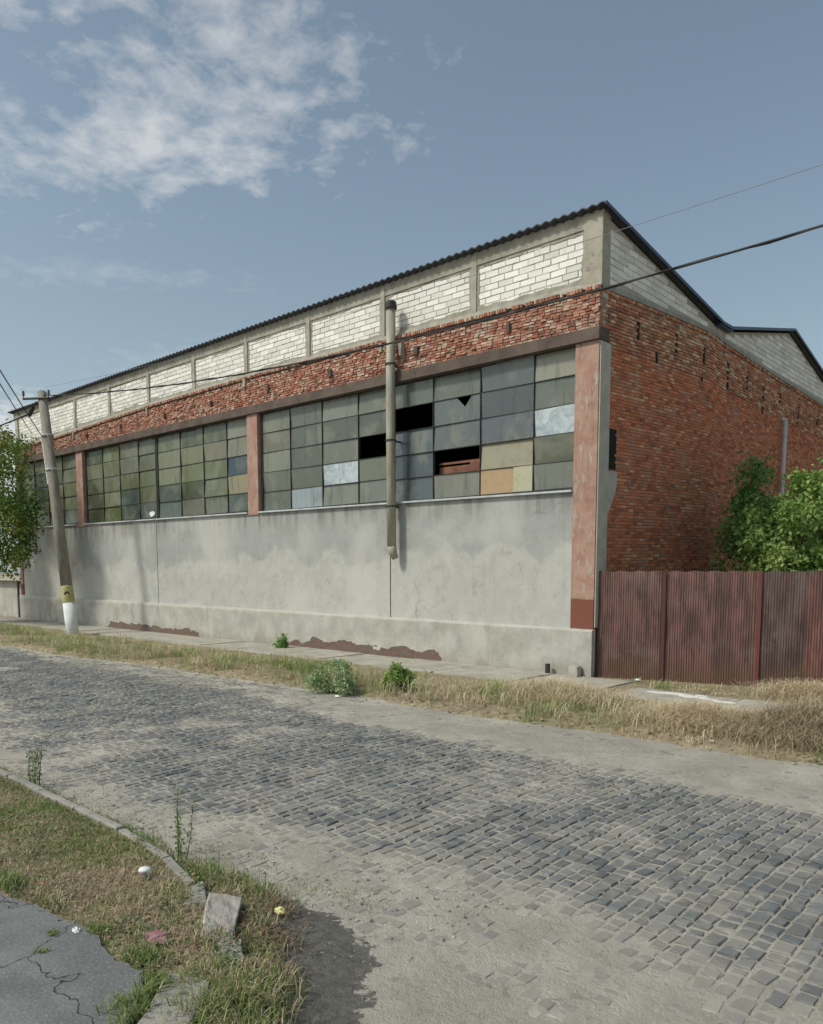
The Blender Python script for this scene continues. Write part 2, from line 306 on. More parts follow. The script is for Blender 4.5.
class MB:
    """collects vertices, faces and a colour per vertex into one mesh"""
    def __init__(s): s.V = []; s.F = []; s.C = []; s.c = (.5, .5, .5); s.MI = []; s.mi = 0
    def add(s, vs, fs, c=None):
        n = len(s.V); s.V += [tuple(v) for v in vs]; s.F += [tuple(n+i for i in f) for f in fs]
        s.C += [c or s.c]*len(vs); s.MI += [s.mi]*len(fs)
    def box(s, x0, x1, y0, y1, z0, z1, c=None, j=0):
        v = [(x, y, z) for x in (x0, x1) for y in (y0, y1) for z in (z0, z1)]
        if j: v = [tuple(a + random.uniform(-j, j) for a in p) for p in v]
        s.add(v, [(0, 1, 3, 2), (4, 6, 7, 5), (0, 4, 5, 1), (2, 3, 7, 6), (0, 2, 6, 4), (1, 5, 7, 3)], c)
    def tube(s, pts, rad, n=10, c=None, caps=True):
        pts = [Vector(p) for p in pts]; k = len(pts)
        rad = rad if isinstance(rad, (list, tuple)) else [rad]*k
        vs = []; up = None
        for i, p in enumerate(pts):
            t = (pts[min(i+1, k-1)] - pts[max(i-1, 0)]).normalized()
            if up is None: up = Vector((0, 0, 1)) if abs(t.z) < .9 else Vector((0, 1, 0))
            a = t.cross(up).normalized(); b = a.cross(t).normalized()
            for q in range(n):
                th = 2*math.pi*q/n; vs.append(p + (a*math.cos(th) + b*math.sin(th))*rad[i])
        fs = [(i*n+q, i*n+(q+1) % n, (i+1)*n+(q+1) % n, (i+1)*n+q) for i in range(k-1) for q in range(n)]
        if caps: fs += [tuple(range(n))[::-1], tuple((k-1)*n+q for q in range(n))]
        s.add(vs, fs, c)
    def prism(s, poly, axis, a, b, c=None):
        """poly: 2d points; axis: 'x','y' or 'z' extruded from a to b"""
        def P(p, t): return (t, p[0], p[1]) if axis == 'x' else (p[0], t, p[1]) if axis == 'y' else (p[0], p[1], t)
        n = len(poly); vs = [P(p, a) for p in poly] + [P(p, b) for p in poly]
        fs = [tuple(range(n))[::-1], tuple(range(n, 2*n))] + [(i, (i+1) % n, n+(i+1) % n, n+i) for i in range(n)]
        s.add(vs, fs, c)
    def build(s, name, mats, parent=None, loc=(0, 0, 0), smooth=False, bevel=0, warp=None):
        me = bpy.data.meshes.new(name)
        V = s.V if warp is None else [warp(*v) for v in s.V]
        me.from_pydata(V, [], s.F)
        for mm in (mats if isinstance(mats, (list, tuple)) else [mats]): me.materials.append(mm)
        if any(s.MI): me.polygons.foreach_set('material_index', s.MI)
        at = me.attributes.new('col', 'FLOAT_COLOR', 'POINT')
        a = np.ones((len(V), 4), dtype=np.float32); a[:, :3] = np.array(s.C); at.data.foreach_set('color', a.ravel())
        if smooth: me.polygons.foreach_set('use_smooth', [True]*len(me.polygons))
        me.update()
        o = obj(name, me, parent, loc)
        if bevel:
            b = o.modifiers.new('bevel', 'BEVEL'); b.width = bevel; b.segments = 2; b.limit_method = 'ANGLE'
        return o

def np_mesh(name, V, nper, faces, C, mat, parent=None, smooth=False, loc=(0, 0, 0)):
    """V (n, nper, 3) pieces sharing a face template; C (n, nper, 3) colours"""
    n = V.shape[0]; me = bpy.data.meshes.new(name)
    me.vertices.add(n*nper); me.vertices.foreach_set('co', V.astype(np.float32).ravel())
    loops = []; starts = []; tot = []; st = 0
    for f in faces: loops += list(f); starts.append(st); tot.append(len(f)); st += len(f)
    lp = (np.array(loops)[None, :] + (np.arange(n)*nper)[:, None]).ravel()
    ls = (np.array(starts)[None, :] + (np.arange(n)*st)[:, None]).ravel()
    me.loops.add(len(lp)); me.loops.foreach_set('vertex_index', lp.astype(np.int32))
    me.polygons.add(len(ls)); me.polygons.foreach_set('loop_start', ls.astype(np.int32))
    me.polygons.foreach_set('use_smooth', np.full(len(ls), bool(smooth)))
    me.materials.append(mat); me.update(calc_edges=True); me.validate()
    at = me.attributes.new('col', 'FLOAT_COLOR', 'POINT')
    a = np.ones((n*nper, 4), dtype=np.float32); a[:, :3] = C.reshape(-1, 3); at.data.foreach_set('color', a.ravel())
    return obj(name, me, parent, loc)

# value noise in numpy
_T = rng.random((256, 256))
def vn(x, y, s=1.0, ox=0, oy=0):
    x = np.asarray(x, float)*s + ox; y = np.asarray(y, float)*s + oy
    xi = np.floor(x).astype(int); yi = np.floor(y).astype(int); fx = x-xi; fy = y-yi
    fx = fx*fx*(3-2*fx); fy = fy*fy*(3-2*fy)
    g = lambda a, b: _T[a & 255, b & 255]
    return (g(xi, yi)*(1-fx) + g(xi+1, yi)*fx)*(1-fy) + (g(xi, yi+1)*(1-fx) + g(xi+1, yi+1)*fx)*fy
def fbm(x, y, s=1.0, o=4, ox=0.0):
    r = 0; a = .5; t = 0
    for i in range(o):
        r = r + a*vn(x, y, s*2**i, ox+13.7*i, 7.1*i+ox*.3); t += a; a *= .55
    return r/t
def sstep(a, b, x):
    t = np.clip((np.asarray(x, float)-a)/(b-a), 0, 1); return t*t*(3-2*t)

def grid_sheet(name, x0, x1, y0, y1, step, zf, mat, keep=None, kind='structure', colf=None):
    nx = int(round((x1-x0)/step))+1; ny = int(round((y1-y0)/step))+1
    X, Y = np.meshgrid(np.linspace(x0, x1, nx), np.linspace(y0, y1, ny), indexing='ij')
    Z = zf(X, Y); V = np.stack([X, Y, Z], -1).reshape(-1, 3)
    i, j = np.meshgrid(np.arange(nx-1), np.arange(ny-1), indexing='ij'); a = (i*ny+j)
    if keep is not None:
        k = keep((X[:-1, :-1]+X[1:, 1:])/2, (Y[:-1, :-1]+Y[1:, 1:])/2); a = a[k]
    a = a.ravel(); F = np.stack([a, a+ny, a+ny+1, a+1], -1)
    me = bpy.data.meshes.new(name); me.vertices.add(len(V)); me.vertices.foreach_set('co', V.astype(np.float32).ravel())
    me.loops.add(F.size); me.loops.foreach_set('vertex_index', F.ravel().astype(np.int32))
    me.polygons.add(len(F)); me.polygons.foreach_set('loop_start', (np.arange(len(F))*4).astype(np.int32))
    me.polygons.foreach_set('use_smooth', np.ones(len(F), dtype=bool))
    me.materials.append(mat); me.update(calc_edges=True)
    if colf is not None:
        at = me.attributes.new('col', 'FLOAT_COLOR', 'POINT'); c_ = np.ones((len(V), 4), np.float32); c_[:, :3] = colf(V[:, 0], V[:, 1])[:, None]; at.data.foreach_set('color', c_.ravel())
    o = obj(name, me); tag(o, kind=kind); return o

# ------------------------------------------------------------------ ground, road, verge, plot
def road_edge_y(x): return 9.75 + .62*sstep(-26, -15, x) + .1*np.sin(np.asarray(x)*.9) + .45*sstep(-4.5, -1.5, x) + .12*(vn(x, 0*np.asarray(x, float), 1.7)-.5)
def kerb_y(x):     # far edge of the near plot
    x = np.asarray(x, float)
    return np.interp(x, [-80, -9.9, -7.3, -6.3, -5.5, -5.0, -4.6, -4.2, -3.95, -3.7, -3.4, -3.3], [3.45, 3.45, 3.42, 3.40, 3.28, 3.13, 2.98, 2.85, 2.72, 2.55, 2.2, -20])

gm = MB(); gm.add([(-900, -900, -.09), (900, -900, -.09), (900, 900, -.09), (-900, 900, -.09)], [(0, 1, 2, 3)])
tag(gm.build('ground', MAT['soil']), kind='structure')

PATCH = np.array([(-4.75, 3.50), (-4.5, 3.66), (-4.28, 3.64), (-4.05, 3.66), (-3.82, 3.60), (-3.62, 3.50), (-3.42, 3.42), (-3.33, 3.26), (-3.22, 3.12), (-3.08, 3.02), (-2.98, 2.9), (-2.9, 2.78), (-2.75, 2.5), (-2.6, 2.2), (-3.3, 2.0), (-3.6, 2.4), (-4.0, 2.7), (-4.8, 3.2)])
def patch_mask(X, Y):
    X = np.asarray(X, float); ins = np.zeros(X.shape, bool); dist = np.full(X.shape, 9.)
    for (x0_, y0_), (x1_, y1_) in zip(PATCH, np.roll(PATCH, -1, 0)):
        cr_ = ((y0_ > Y) != (y1_ > Y)) & (X < (x1_-x0_)*(Y-y0_)/((y1_-y0_) if y1_ != y0_ else 1e-9)+x0_); ins ^= cr_
        t_ = np.clip(((X-x0_)*(x1_-x0_)+(Y-y0_)*(y1_-y0_))/((x1_-x0_)**2+(y1_-y0_)**2), 0, 1)
        dist = np.minimum(dist, np.hypot(X-x0_-t_*(x1_-x0_), Y-y0_-t_*(y1_-y0_)))
    return np.clip(.45+np.where(ins, dist, -dist)/.36, 0, 1)
def dust_mask(X, Y):
    near = sstep(.45, -.35, Y - (4.15 + .65*sstep(-8, -5.6, X)) - .9*(fbm(X, Y, .9, 3)-.5))
    far = sstep(-.35, .3, Y - (9.15 - .6*sstep(-12, -8, X)) - 1.1*(fbm(X, Y, .5, 3, 5)-.5))*(.55+.45*sstep(-14, -8, X))
    patch = .75*sstep(.60, .72, fbm(X, Y, .38, 4, 21)) * (1-.55*sstep(-10, -6, X))
    return np.maximum(np.maximum(near, far), patch)
def dust_h(X, Y):
    d = dust_mask(X, Y)
    smooth = sstep(3.75, 3.35, Y - .1*X*0 - .5*(fbm(X, Y, 1.5, 2, 3)-.5)) * sstep(-3.9, -3.3, X)
    far_ = sstep(8.0, 9.0, Y)
    pmk = patch_mask(X, Y)
    smooth = np.maximum(smooth, pmk)
    h = -.008*pmk -.012 + d*(.012+.006*far_) + (fbm(X, Y, 4.2, 4, 9)-.5)*.022*(1-.6*smooth) + smooth*.016
    crown = road_crown(X, Y)
    return h + crown
def road_crown(X, Y):
    return .05*np.sin(np.clip((np.asarray(Y)-3.6)/6.8, 0, 1)*math.pi) + .025*(fbm(X, Y, .25, 2, 40)-.5)
tag(grid_sheet('road', -44, 6, .2, 11.6, .05, dust_h, MAT['dust'],
    keep=lambda X, Y: (Y < road_edge_y(X)+.35) & (Y > kerb_y(X)-.1), colf=patch_mask), kind='structure')
fr = MB(); fr.c = (0, 0, 0)
fr.add([(-400, 3.6, -.03), (-44, 3.6, -.02), (-44, 10.2, -.02), (-400, 10.2, -.03)], [(0, 1, 2, 3)])
fr.add([(6, -300, -.02), (300, -300, -.02), (300, 11.4, -.02), (6, 11.4, -.02)], [(0, 1, 2, 3)])
fr.add([(-3.2, -300, -.021), (6, -300, -.021), (6, .2, -.021), (-3.2, .2, -.021)], [(0, 1, 2, 3)])
tag(fr.build('far_road', MAT['dust']), kind='structure')

# cobblestones: every sett modelled, rows run across the road
setts = []; x = -46.0
cols = np.array([(.145, .152, .154), (.165, .166, .162), (.19, .186, .174), (.12, .127, .132), (.205, .198, .184), (.155, .153, .145)])
while x < 5.6:
    w = random.uniform(.105, .145); y = 2.9 + random.uniform(0, .2)
    while y < 11.2:
        l = random.choice((random.uniform(.10, .15), random.uniform(.13, .21)))
        xb = x + .05*math.sin(y*.8+x*.15)
        setts.append((xb + w/2, y + l/2, w - random.uniform(.008, .026), l - random.uniform(.008, .026))); y += l
    x += w
s_ = np.array(setts)
ok = (s_[:, 1] < road_edge_y(s_[:, 0])+.02) & (s_[:, 1] > kerb_y(s_[:, 0])+.12)
s_ = s_[ok]; n = len(s_)
corner = np.array([(-1, -1), (1, -1), (1, 1), (-1, 1)])*.5
V = np.zeros((n, 12, 3)); tilt = rng.normal(0, .009, (n, 2)); hz_ = rng.normal(0, .0030, n)
rot = rng.normal(0, .05, n)
for k, (ins, dz) in enumerate(((0., -.05), (.004, -.008), (.012, .0))):
    for q in range(4):
        px_ = corner[q, 0]*(s_[:, 2]-2*ins) + rng.normal(0, .005, n); py_ = corner[q, 1]*(s_[:, 3]-2*ins) + rng.normal(0, .006, n)
        if k == 0: px_ = corner[q, 0]*s_[:, 2]; py_ = corner[q, 1]*s_[:, 3]
        V[:, 4*k+q, 0] = s_[:, 0] + px_*np.cos(rot) - py_*np.sin(rot)
        V[:, 4*k+q, 1] = s_[:, 1] + px_*np.sin(rot) + py_*np.cos(rot)
        V[:, 4*k+q, 2] = road_crown(s_[:, 0], s_[:, 1]) + hz_ + dz + (px_*tilt[:, 0] + py_*tilt[:, 1])*(k > 0) + rng.normal(0, .0015, n)
C = cols[rng.integers(0, len(cols), n)]*rng.uniform(.8, 1.2, (n, 1))
dm_ = dust_mask(s_[:, 0], s_[:, 1])[:, None]*rng.uniform(.35, .95, (n, 1)); C = C*(1-dm_) + np.array([(.38, .35, .295)])*dm_*rng.uniform(.8, 1.1, (n, 1))
C = np.repeat(C[:, None, :], 12, 1)
F = [(8, 9, 10, 11)] + [(4*k+q, 4*k+(q+1) % 4, 4*k+4+(q+1) % 4, 4*k+4+q) for k in (0, 1) for q in range(4)]
tag(np_mesh('road_cobbles', V, 12, F, C, MAT['stone'], smooth=False), kind='structure')

# dark patch of bare asphalt in the gutter
def blobpoly(cx, cy, rx, ry, n=40, j=.25, ang=0, seed=1):
    r_ = random.Random(seed); ph = [r_.uniform(0, 6.28) for _ in range(5)]
    P = []
    for i in range(n):
        t = 2*math.pi*i/n; k = 1 + j*sum(math.sin((q+2)*t+ph[q])/(q+1.5) for q in range(5))*.6 + r_.uniform(-.05, .05)
        a, b = rx*k*math.cos(t), ry*k*math.sin(t); P.append((cx + a*math.cos(ang)-b*math.sin(ang), cy + a*math.sin(ang)+b*math.cos(ang)))
    return P
# verge on the far side
def verge_z(X, Y):
    e = sstep(0, .5, Y - road_edge_y(X))
    return -.06 + .10*e + .05*(fbm(X, Y, 1.6, 4, 2)-.5)*e*sstep(16.4, 15, Y)*2 + .05*e*sstep(12.8, 11.8, Y)
grid_sheet('verge', -70, 14, 9.4, 30.0, .14, verge_z, MAT['soil'], keep=lambda X, Y: (Y > road_edge_y(X)-.03) & ((Y < 16.6) | (X > -9.3)))
# worn concrete pavement along the building, in slabs with gaps
pv = MB(); xx = -44.0
while xx < -9.6:
    l = random.uniform(1.8, 2.6)
    pv.box(xx, xx+l-.03, 14.1+random.uniform(-.06, .06), 15.96, -.05, .075+random.uniform(-.012, .015), j=.012); xx += l
xx = -7.3
while xx < 8:
    l = random.uniform(1.6, 2.4)
    pv.box(xx, xx+l-.03, 13.7+.06*(xx+7)+random.uniform(-.1, .1), 15.0+.06*(xx+7), -.05, .07+random.uniform(-.012, .015), j=.015); xx += l
tag(pv.build('pavement', MAT['sidewalk'], bevel=.01), kind='structure')
lm = MB()
for (cx, cy, rx, ry, sd_) in ((-6.5, 14.72, .36, .13, 3), (-6.0, 14.62, .22, .09, 4), (-5.65, 14.55, .14, .06, 7), (-5.9, 14.85, .12, .05, 9), (-5.3, 14.42, .2, .07, 12)):
    lm.prism(blobpoly(cx, cy, rx, ry, 36, .5, .1, sd_), 'z', .05, .094)
tag(lm.build('spilled_lime', MAT['lime']), 'white spill of lime on the pavement before the maroon fence', 'lime spill')

# near plot, asphalt path and slab
def plot_z(X, Y):
    return .085 + .03*(fbm(X, Y, 2.2, 4, 8)-.5)*2 - .05*sstep(2.35, 2.1, Y)
grid_sheet('grass_plot', -40, -3.3, 1.9, 3.5, .05, plot_z, MAT['soil'], keep=lambda X, Y: (Y < kerb_y(X)-.04) & ((Y > 2.02) | (X > -3.9)) & (X < -3.62))
ap = MB()
edge = [(-40, 2.12), (-12, 2.12), (-8, 2.1), (-6.6, 2.02), (-6.0, 2.06), (-5.6, 2.17), (-5.25, 2.2), (-4.9, 2.24), (-4.5, 2.16), (-4.2, 2.2), (-4.02, 2.11), (-3.9, 1.99), (-3.72, 1.87), (-3.5, 1.6), (-3.4, 1.2), (-3.35, -40), (-40, -40)]
P3 = []
for i in range(len(edge)-1):
    p, q = edge[i], edge[i+1]; k_ = 8 if p[0] > -9 and p[1] > 1 else 1
    for k in range(k_):
        t = k/k_; jj = .014 if k_ > 1 else 0; P3.append((p[0]*(1-t)+q[0]*t+random.uniform(-jj, jj), p[1]*(1-t)+q[1]*t+random.uniform(-jj, jj)))
P3.append(edge[-1])
ap.prism(P3, 'z', -.05, .102)
tag(ap.build('footpath', MAT['asphalt']), kind='structure')
sl = MB(); sl.prism([(-4.07, 2.27), (-3.98, 2.36), (-3.80, 2.405), (-3.70, 2.33), (-3.35, 1.9), (-3.5, 1.7), (-3.62, 1.78), (-3.80, 2.02)], 'z', -.02, .115)
tag(sl.build('concrete_slab', MAT['kerb'], bevel=.012), 'flat grey concrete slab lying in grass beside the cracked footpath', 'slab')

# kerb of the plot (laid stones, one run)
kb = MB(); xs = -30.0
while xs < -5.15:
    l = random.uniform(.75, 1.0); x1 = min(xs+l, -5.12)
    dz = random.uniform(-.012, .012); dy = random.uniform(-.012, .012)
    y0, y1 = float(kerb_y(xs)), float(kerb_y(x1))
    top = .125+dz if x1 < -6.2 else .115
    poly = [(xs, y0-.08+dy), (x1-.018, y1-.08+dy), (x1-.018, y1+dy), (xs, y0+dy)]
    kb.prism(poly, 'z', -.1, top); xs = x1
tag(kb.build('kerb', MAT['kerb'], bevel=.012), kind='structure')

def rough_block(name, mat, lx, ly, lz, loc, rot, label, cat, cut=0.0):
    b = MB(); n = 5
    def f(u, v, w):
        x_, y_, z_ = (u-.5)*lx, (v-.5)*ly, (w-.5)*lz
        return (x_ + random.uniform(-.006, .006), y_ + random.uniform(-.006, .006) - cut*(u)*ly*(v > .5), z_ + random.uniform(-.004, .004))
    b.add([f(*p) for p in ((0,0,0),(1,0,0),(1,1,0),(0,1,0),(0,0,1),(1,0,1),(1,1,1),(0,1,1))],
          [(0,3,2,1),(4,5,6,7),(0,1,5,4),(1,2,6,5),(2,3,7,6),(3,0,4,7)])
    o = b.build(name, mat); sb = o.modifiers.new('cut', 'SUBSURF'); sb.subdivision_type = 'SIMPLE'; sb.levels = sb.render_levels = 4
    bv = o.modifiers.new('bevel', 'BEVEL'); bv.width = .012; bv.segments = 2; bv.limit_method = 'ANGLE'; bv.angle_limit = R(50)
    tx = bpy.data.textures.new('chips', 'CLOUDS'); tx.noise_scale = .09; tx.noise_depth = 4; dp = o.modifiers.new('chips', 'DISPLACE'); dp.texture = tx; dp.strength = .035; dp.mid_level = .55
    o.location = loc; o.rotation_euler = rot
    return tag(o, label, cat)
rough_block('kerbstone', MAT['kerb'], .42, .17, .16, (-4.98, 3.04, .028), (R(4), R(-3), R(-28)), 'low grey kerbstone sunk in grass just behind the big tilted one', 'kerbstone')
rough_block('kerbstone', MAT['kerb_pale'], .60, .24, .15, (-4.48, 2.93, .055), (R(-13), R(5), R(-39)), 'large pale tilted kerbstone leaning out of the grass', 'kerbstone', cut=.12)
rough_block('kerbstone', MAT['kerb'], .40, .17, .16, (-4.02, 2.68, .018), (R(-6), R(3), R(-36)), 'grey kerbstone lying in front of the big tilted one, nearest the camera', 'kerbstone')

# ------------------------------------------------------------------ the factory
FX, FY = -8.97, 16.1
bld = thing('factory_building', 'long brick and concrete factory hall with broken glazing and white block parapet', 'factory', (FX, FY, 0))
LEN = 33.0
def sill_z(x): return 4.38 - .0095*x
def lint_z(x): return 7.66 - .006*x            # underside of the lintel
def lint_t(x): return 7.93 - .006*x            # its top
def bb_z(x): return float(np.interp(x, [-33, -26.2, -19.6, -13, -6, 0], [8.62, 8.74, 8.93, 8.98, 8.92, 8.82]))
def pl_z(x): return 1.15 - .004*x
def gb_z(y): return float(np.interp(y, [0, .3, 3, 6.3, 7.2, 12, 17.2, 26], [8.84, 8.84, 9.02, 9.2, 9.12, 9.0, 8.9, 8.85]))
ROOF = [(0, 10.46), (6.66, 9.48), (7.3, 9.48), (12.96, 10.68), (19.2, 9.35), (25.5, 10.6)]
def roof_z(y): return float(np.interp(y, [p[0] for p in ROOF], [p[1] for p in ROOF]))

# plinth with three step lines; the blown-off patches have their bricks exposed
m = MB(); xs = [-LEN, -24.4, -16.4, -8, 0.0]
for a, b in zip(xs[:-1], xs[1:]):
    m.prism([(-.10, -.3), (-.10, 0), (-.10, 1), (.3, 1), (.3, -.3)], 'x', a, b)
def wplinth(x, y, z): return (x, y, z*pl_z(x) if z > 0 else z)
m2_ = MB(); nx = 140
prof = [(-.14, -.3), (-.14, 0), (-.135, .5), (-.14, .96), (-.125, 1.0), (.02, 1.012), (.02, -.3)]
vs = []; 
for i in range(nx+1):
    x_ = -LEN + LEN*i/nx + (0.02 if i == nx else 0)
    for (yy, z_) in prof: vs.append((x_, yy + random.uniform(-.005, .005)*(yy < 0), (z_*pl_z(x_) if z_ > 0 else z_) + random.uniform(-.006, .006)*(z_ > .9)))
k = len(prof); fs = [(i*k+q, (i+1)*k+q, (i+1)*k+(q+1) % k, i*k+(q+1) % k) for i in range(nx) for q in range(k)]
fs += [tuple(range(k)), tuple(nx*k+q for q in range(k))[::-1]]
m2_.add(vs, fs); plinth = m2_.build('plinth', MAT['plinth'], bld)

def brick_color(kind):
    r_ = random.random()
    if kind == 'gable': pal = [(.54, .18, .085), (.60, .22, .105), (.44, .14, .07), (.62, .34, .21), (.34, .115, .068)]; w = (32, 28, 22, 8, 10)
    elif kind == 'gable_top': pal = [(.50, .21, .115), (.56, .28, .165), (.41, .17, .10), (.62, .46, .33), (.29, .15, .10)]; w = (28, 24, 22, 14, 12)
    elif kind == 'band': pal = [(.37, .15, .10), (.42, .21, .145), (.29, .115, .08), (.50, .36, .28), (.21, .10, .075)]; w = (30, 28, 14, 22, 8)
    elif kind == 'spall': pal = [(.16, .085, .07), (.20, .12, .095), (.13, .075, .065), (.23, .17, .14)]; w = (3, 3, 3, 1)
    else: pal = [(.76, .735, .67), (.78, .755, .70), (.73, .705, .64), (.75, .73, .67)]; w = (3, 3, 2, 3)
    c = random.choices(pal, w)[0]; f = random.uniform(.86, 1.14); return (c[0]*f, c[1]*f, c[2]*f)
def bricks(mb, u0, u1, v0, v1, bw, bh, gap, put, color, jit=.004, prot=.006, mask=None, hole=0., depth=.06):
    row = 0; v = v0
    while v < v1 - bh*.35:
        h = min(bh, v1-v); u = u0 - (bw*.5 if row % 2 else 0) - random.uniform(0, bw*.08)
        while u < u1:
            w = bw*random.uniform(.93, 1.05); a, b = max(u, u0), min(u+w, u1)
            if b-a > bw*.18 and not (mask and not mask((a+b)/2, v+h/2)) and random.random() > hole:
                p = random.uniform(-prot, prot); c = color()
                lo = [(a+gap/2, v+gap/2), (b-gap/2, v+gap/2), (b-gap/2, v+h-gap/2), (a+gap/2, v+h-gap/2)]
                e = min(.006, gap)
                vs = [put(q[0], q[1], -depth) for q in lo]
                tl = random.uniform(-prot*.5, prot*.5)
                for q, (sx_, sz_) in zip(lo, ((1, 1), (-1, 1), (-1, -1), (1, -1))):
                    vs.append(put(q[0]+sx_*e+random.uniform(-jit, jit), q[1]+sz_*e+random.uniform(-jit, jit), p+tl*sx_+random.uniform(-jit, jit)*.6))
                mb.add(vs, [(4, 5, 6, 7), (0, 1, 5, 4), (1, 2, 6, 5), (2, 3, 7, 6), (3, 0, 4, 7)], c)
            u += w
        v += bh; row += 1

def spall(x0, x1, hmax, seed):
    mb = MB()
    def mask(u, v):
        t = (u-x0)/(x1-x0); return v < hmax*(.42+.6*float(vn(u, 0, 1.6, seed)))*math.sin(min(1, max(0, t))*math.pi)**.3 
    n_ = 150; top = [(x0+(x1-x0)*i/n_, max(.0, hmax*(.50+.60*float(vn(x0+(x1-x0)*i/n_, 0, 1.6, seed)))*math.sin(min(1, i/n_)*math.pi)**.3+random.uniform(-.03, .03))) for i in range(n_+1)]
    for (xa, za), (xb, zb_) in zip(top[:-1], top[1:]): mb.add([(xa, -.144, -.1), (xb, -.144, -.1), (xb, -.144, zb_), (xa, -.144, za), (xa, -.13, za+.02), (xb, -.13, zb_+.02)], [(0, 1, 2, 3), (3, 2, 5, 4)], (.16, .115, .095))
    bricks(mb, x0, x1, -.02, hmax*1.2, .24, .072, .010, lambda u, v, d: (u, -.1455-d, v), lambda: brick_color('spall'), .006, .003, mask, .25, depth=.012)
    mb.build('exposed_brick', MAT['brick'], plinth)

# lower wall panels, pilasters
wall_edges = [(-32.62, -19.42), (-19.38, -6.57), (-6.53, -.63)]
for a, b in wall_edges:
    mb = MB(); mb.add([(x_, y_, z_) for x_ in (a, b) for (y_, z_) in ((0, 1.1), (0, sill_z(x_)-.02), (.3, sill_z(x_)-.02), (.3, 1.1))],
                      [(0, 1, 5, 4), (1, 2, 6, 5), (2, 3, 7, 6), (3, 0, 4, 7), (0, 3, 2, 1), (4, 5, 6, 7)])
    mb.build('wall_panel', MAT['render'], bld)
for a in (-19.4, -6.55):
    jt = MB(); jt.box(a-.045, a+.045, .03, .2, 1.15, sill_z(a)-.02); jt.build('joint', MAT['steel_dark'], bld)
def pilaster(a, b, name='pilaster', y0=-.05, y1=.35, z1=None, mats=None, zb=1.15):
    mb = MB(); n = 24
    for i in range(n):
        z0_, z1_ = 1.16 + (((z1 or lint_z(a))-1.16)*i/n), 1.16 + (((z1 or lint_z(a))-1.16)*(i+1)/n)
        pass
    zt = z1 or lint_z(a)
    mb.box(a, b, y0, y1, zb, zt)
    return mb.build(name, mats or MAT['pilaster'], bld, bevel=.012)
pilaster(-32.98, -32.64); pilaster(-26.15, -25.52, zb=4.50); pilaster(-13.24, -12.66, zb=4.40); 
pilaster(-.61, .0)
mb = MB(); mb.box(.003, .030, -.02, .44, 1.2, 7.64); mb.box(-.6, .0, .352, .44, 1.0, 7.6)
mb.build('corner_column', MAT['grey_side'], bld)

# lintel: long beam with a front drip
mb = MB()
for i in range(20):
    a = -33.0 + 33.03*i/20; b = -33.0 + 33.03*(i+1)/20
    mb.add([(x_, y_, z_) for x_ in (a, b) for (y_, z_) in ((-.13, lint_z(x_)+.003), (-.13, lint_t(x_)), (.35, lint_t(x_)), (.35, lint_z(x_)+.003))],
           [(0, 1, 5, 4), (1, 2, 6, 5), (3, 0, 4, 7)] + ([(0, 3, 2, 1)] if i == 0 else []) + ([(4, 5, 6, 7)] if i == 19 else []))
mb.build('lintel', MAT['lintel'], bld)

# brick band on the front
mb = MB(); mb.prism([(-.03, 7.9), (-.03, 8.75), (.33, 8.75), (.33, 7.9)], 'x', -33, -.02)
bk = mb.build('front_brick_band', MAT['red_mortar'], bld, warp=lambda x, y, z: (x, y, (lint_t(x)+.002 if z < 8 else bb_z(x)-.03)))
mb = MB()
def put_band(u, v, d): return (u, -.06-d, lint_t(u) + v*(bb_z(u)-.1-lint_t(u)))
bricks(mb, -33, .0, 0, 1.0, .17, .082, .010, put_band, lambda: brick_color('band'), .011, .019, None, .02)
bricks(mb, -33, .02, 0, .09, .082, .09, .010, lambda u, v, d: (u, -.12-d, bb_z(u)-.10+v*1.1+.02), lambda: brick_color('band'), .008, .016, None, .03)
mb.build('bricks', MAT['brick'], bk)
# overhanging brick stubs halfway along the band
for k in range(10):
    xk = -2.3-3.25*k+random.uniform(-.2, .2); mb = MB(); w_ = random.uniform(.04, .07); mb.box(xk-w_, xk+w_, -.13, -.05, 8.30, 8.30+random.uniform(.15, .24), j=.02); mb.build('stub', MAT['lintel'], bk)

# white block infill between concrete columns
mb = MB(); mb.box(-33, .0, .05, .3, 8.6, 10.43)
bw_ = mb.build('block_wall', MAT['block_mortar'], bld)
colx = [-.235] + [-3.6-3.22*k for k in range(10)]
for k in range(10):
    mb = MB()
    a, b = colx[k+1]+.10, colx[k]-(.24 if k == 0 else .10)
    bot = max(bb_z(a), bb_z(b))+.13
    bricks(mb, a, b, bot, 10.13, .44, .150, .013, lambda u, v, d: (u, .045-d-.012+.0, v), lambda: brick_color('block'), .006, .006, None, 0.0, depth=.03)
    mb.build('block_infill', MAT['block'], bw_)
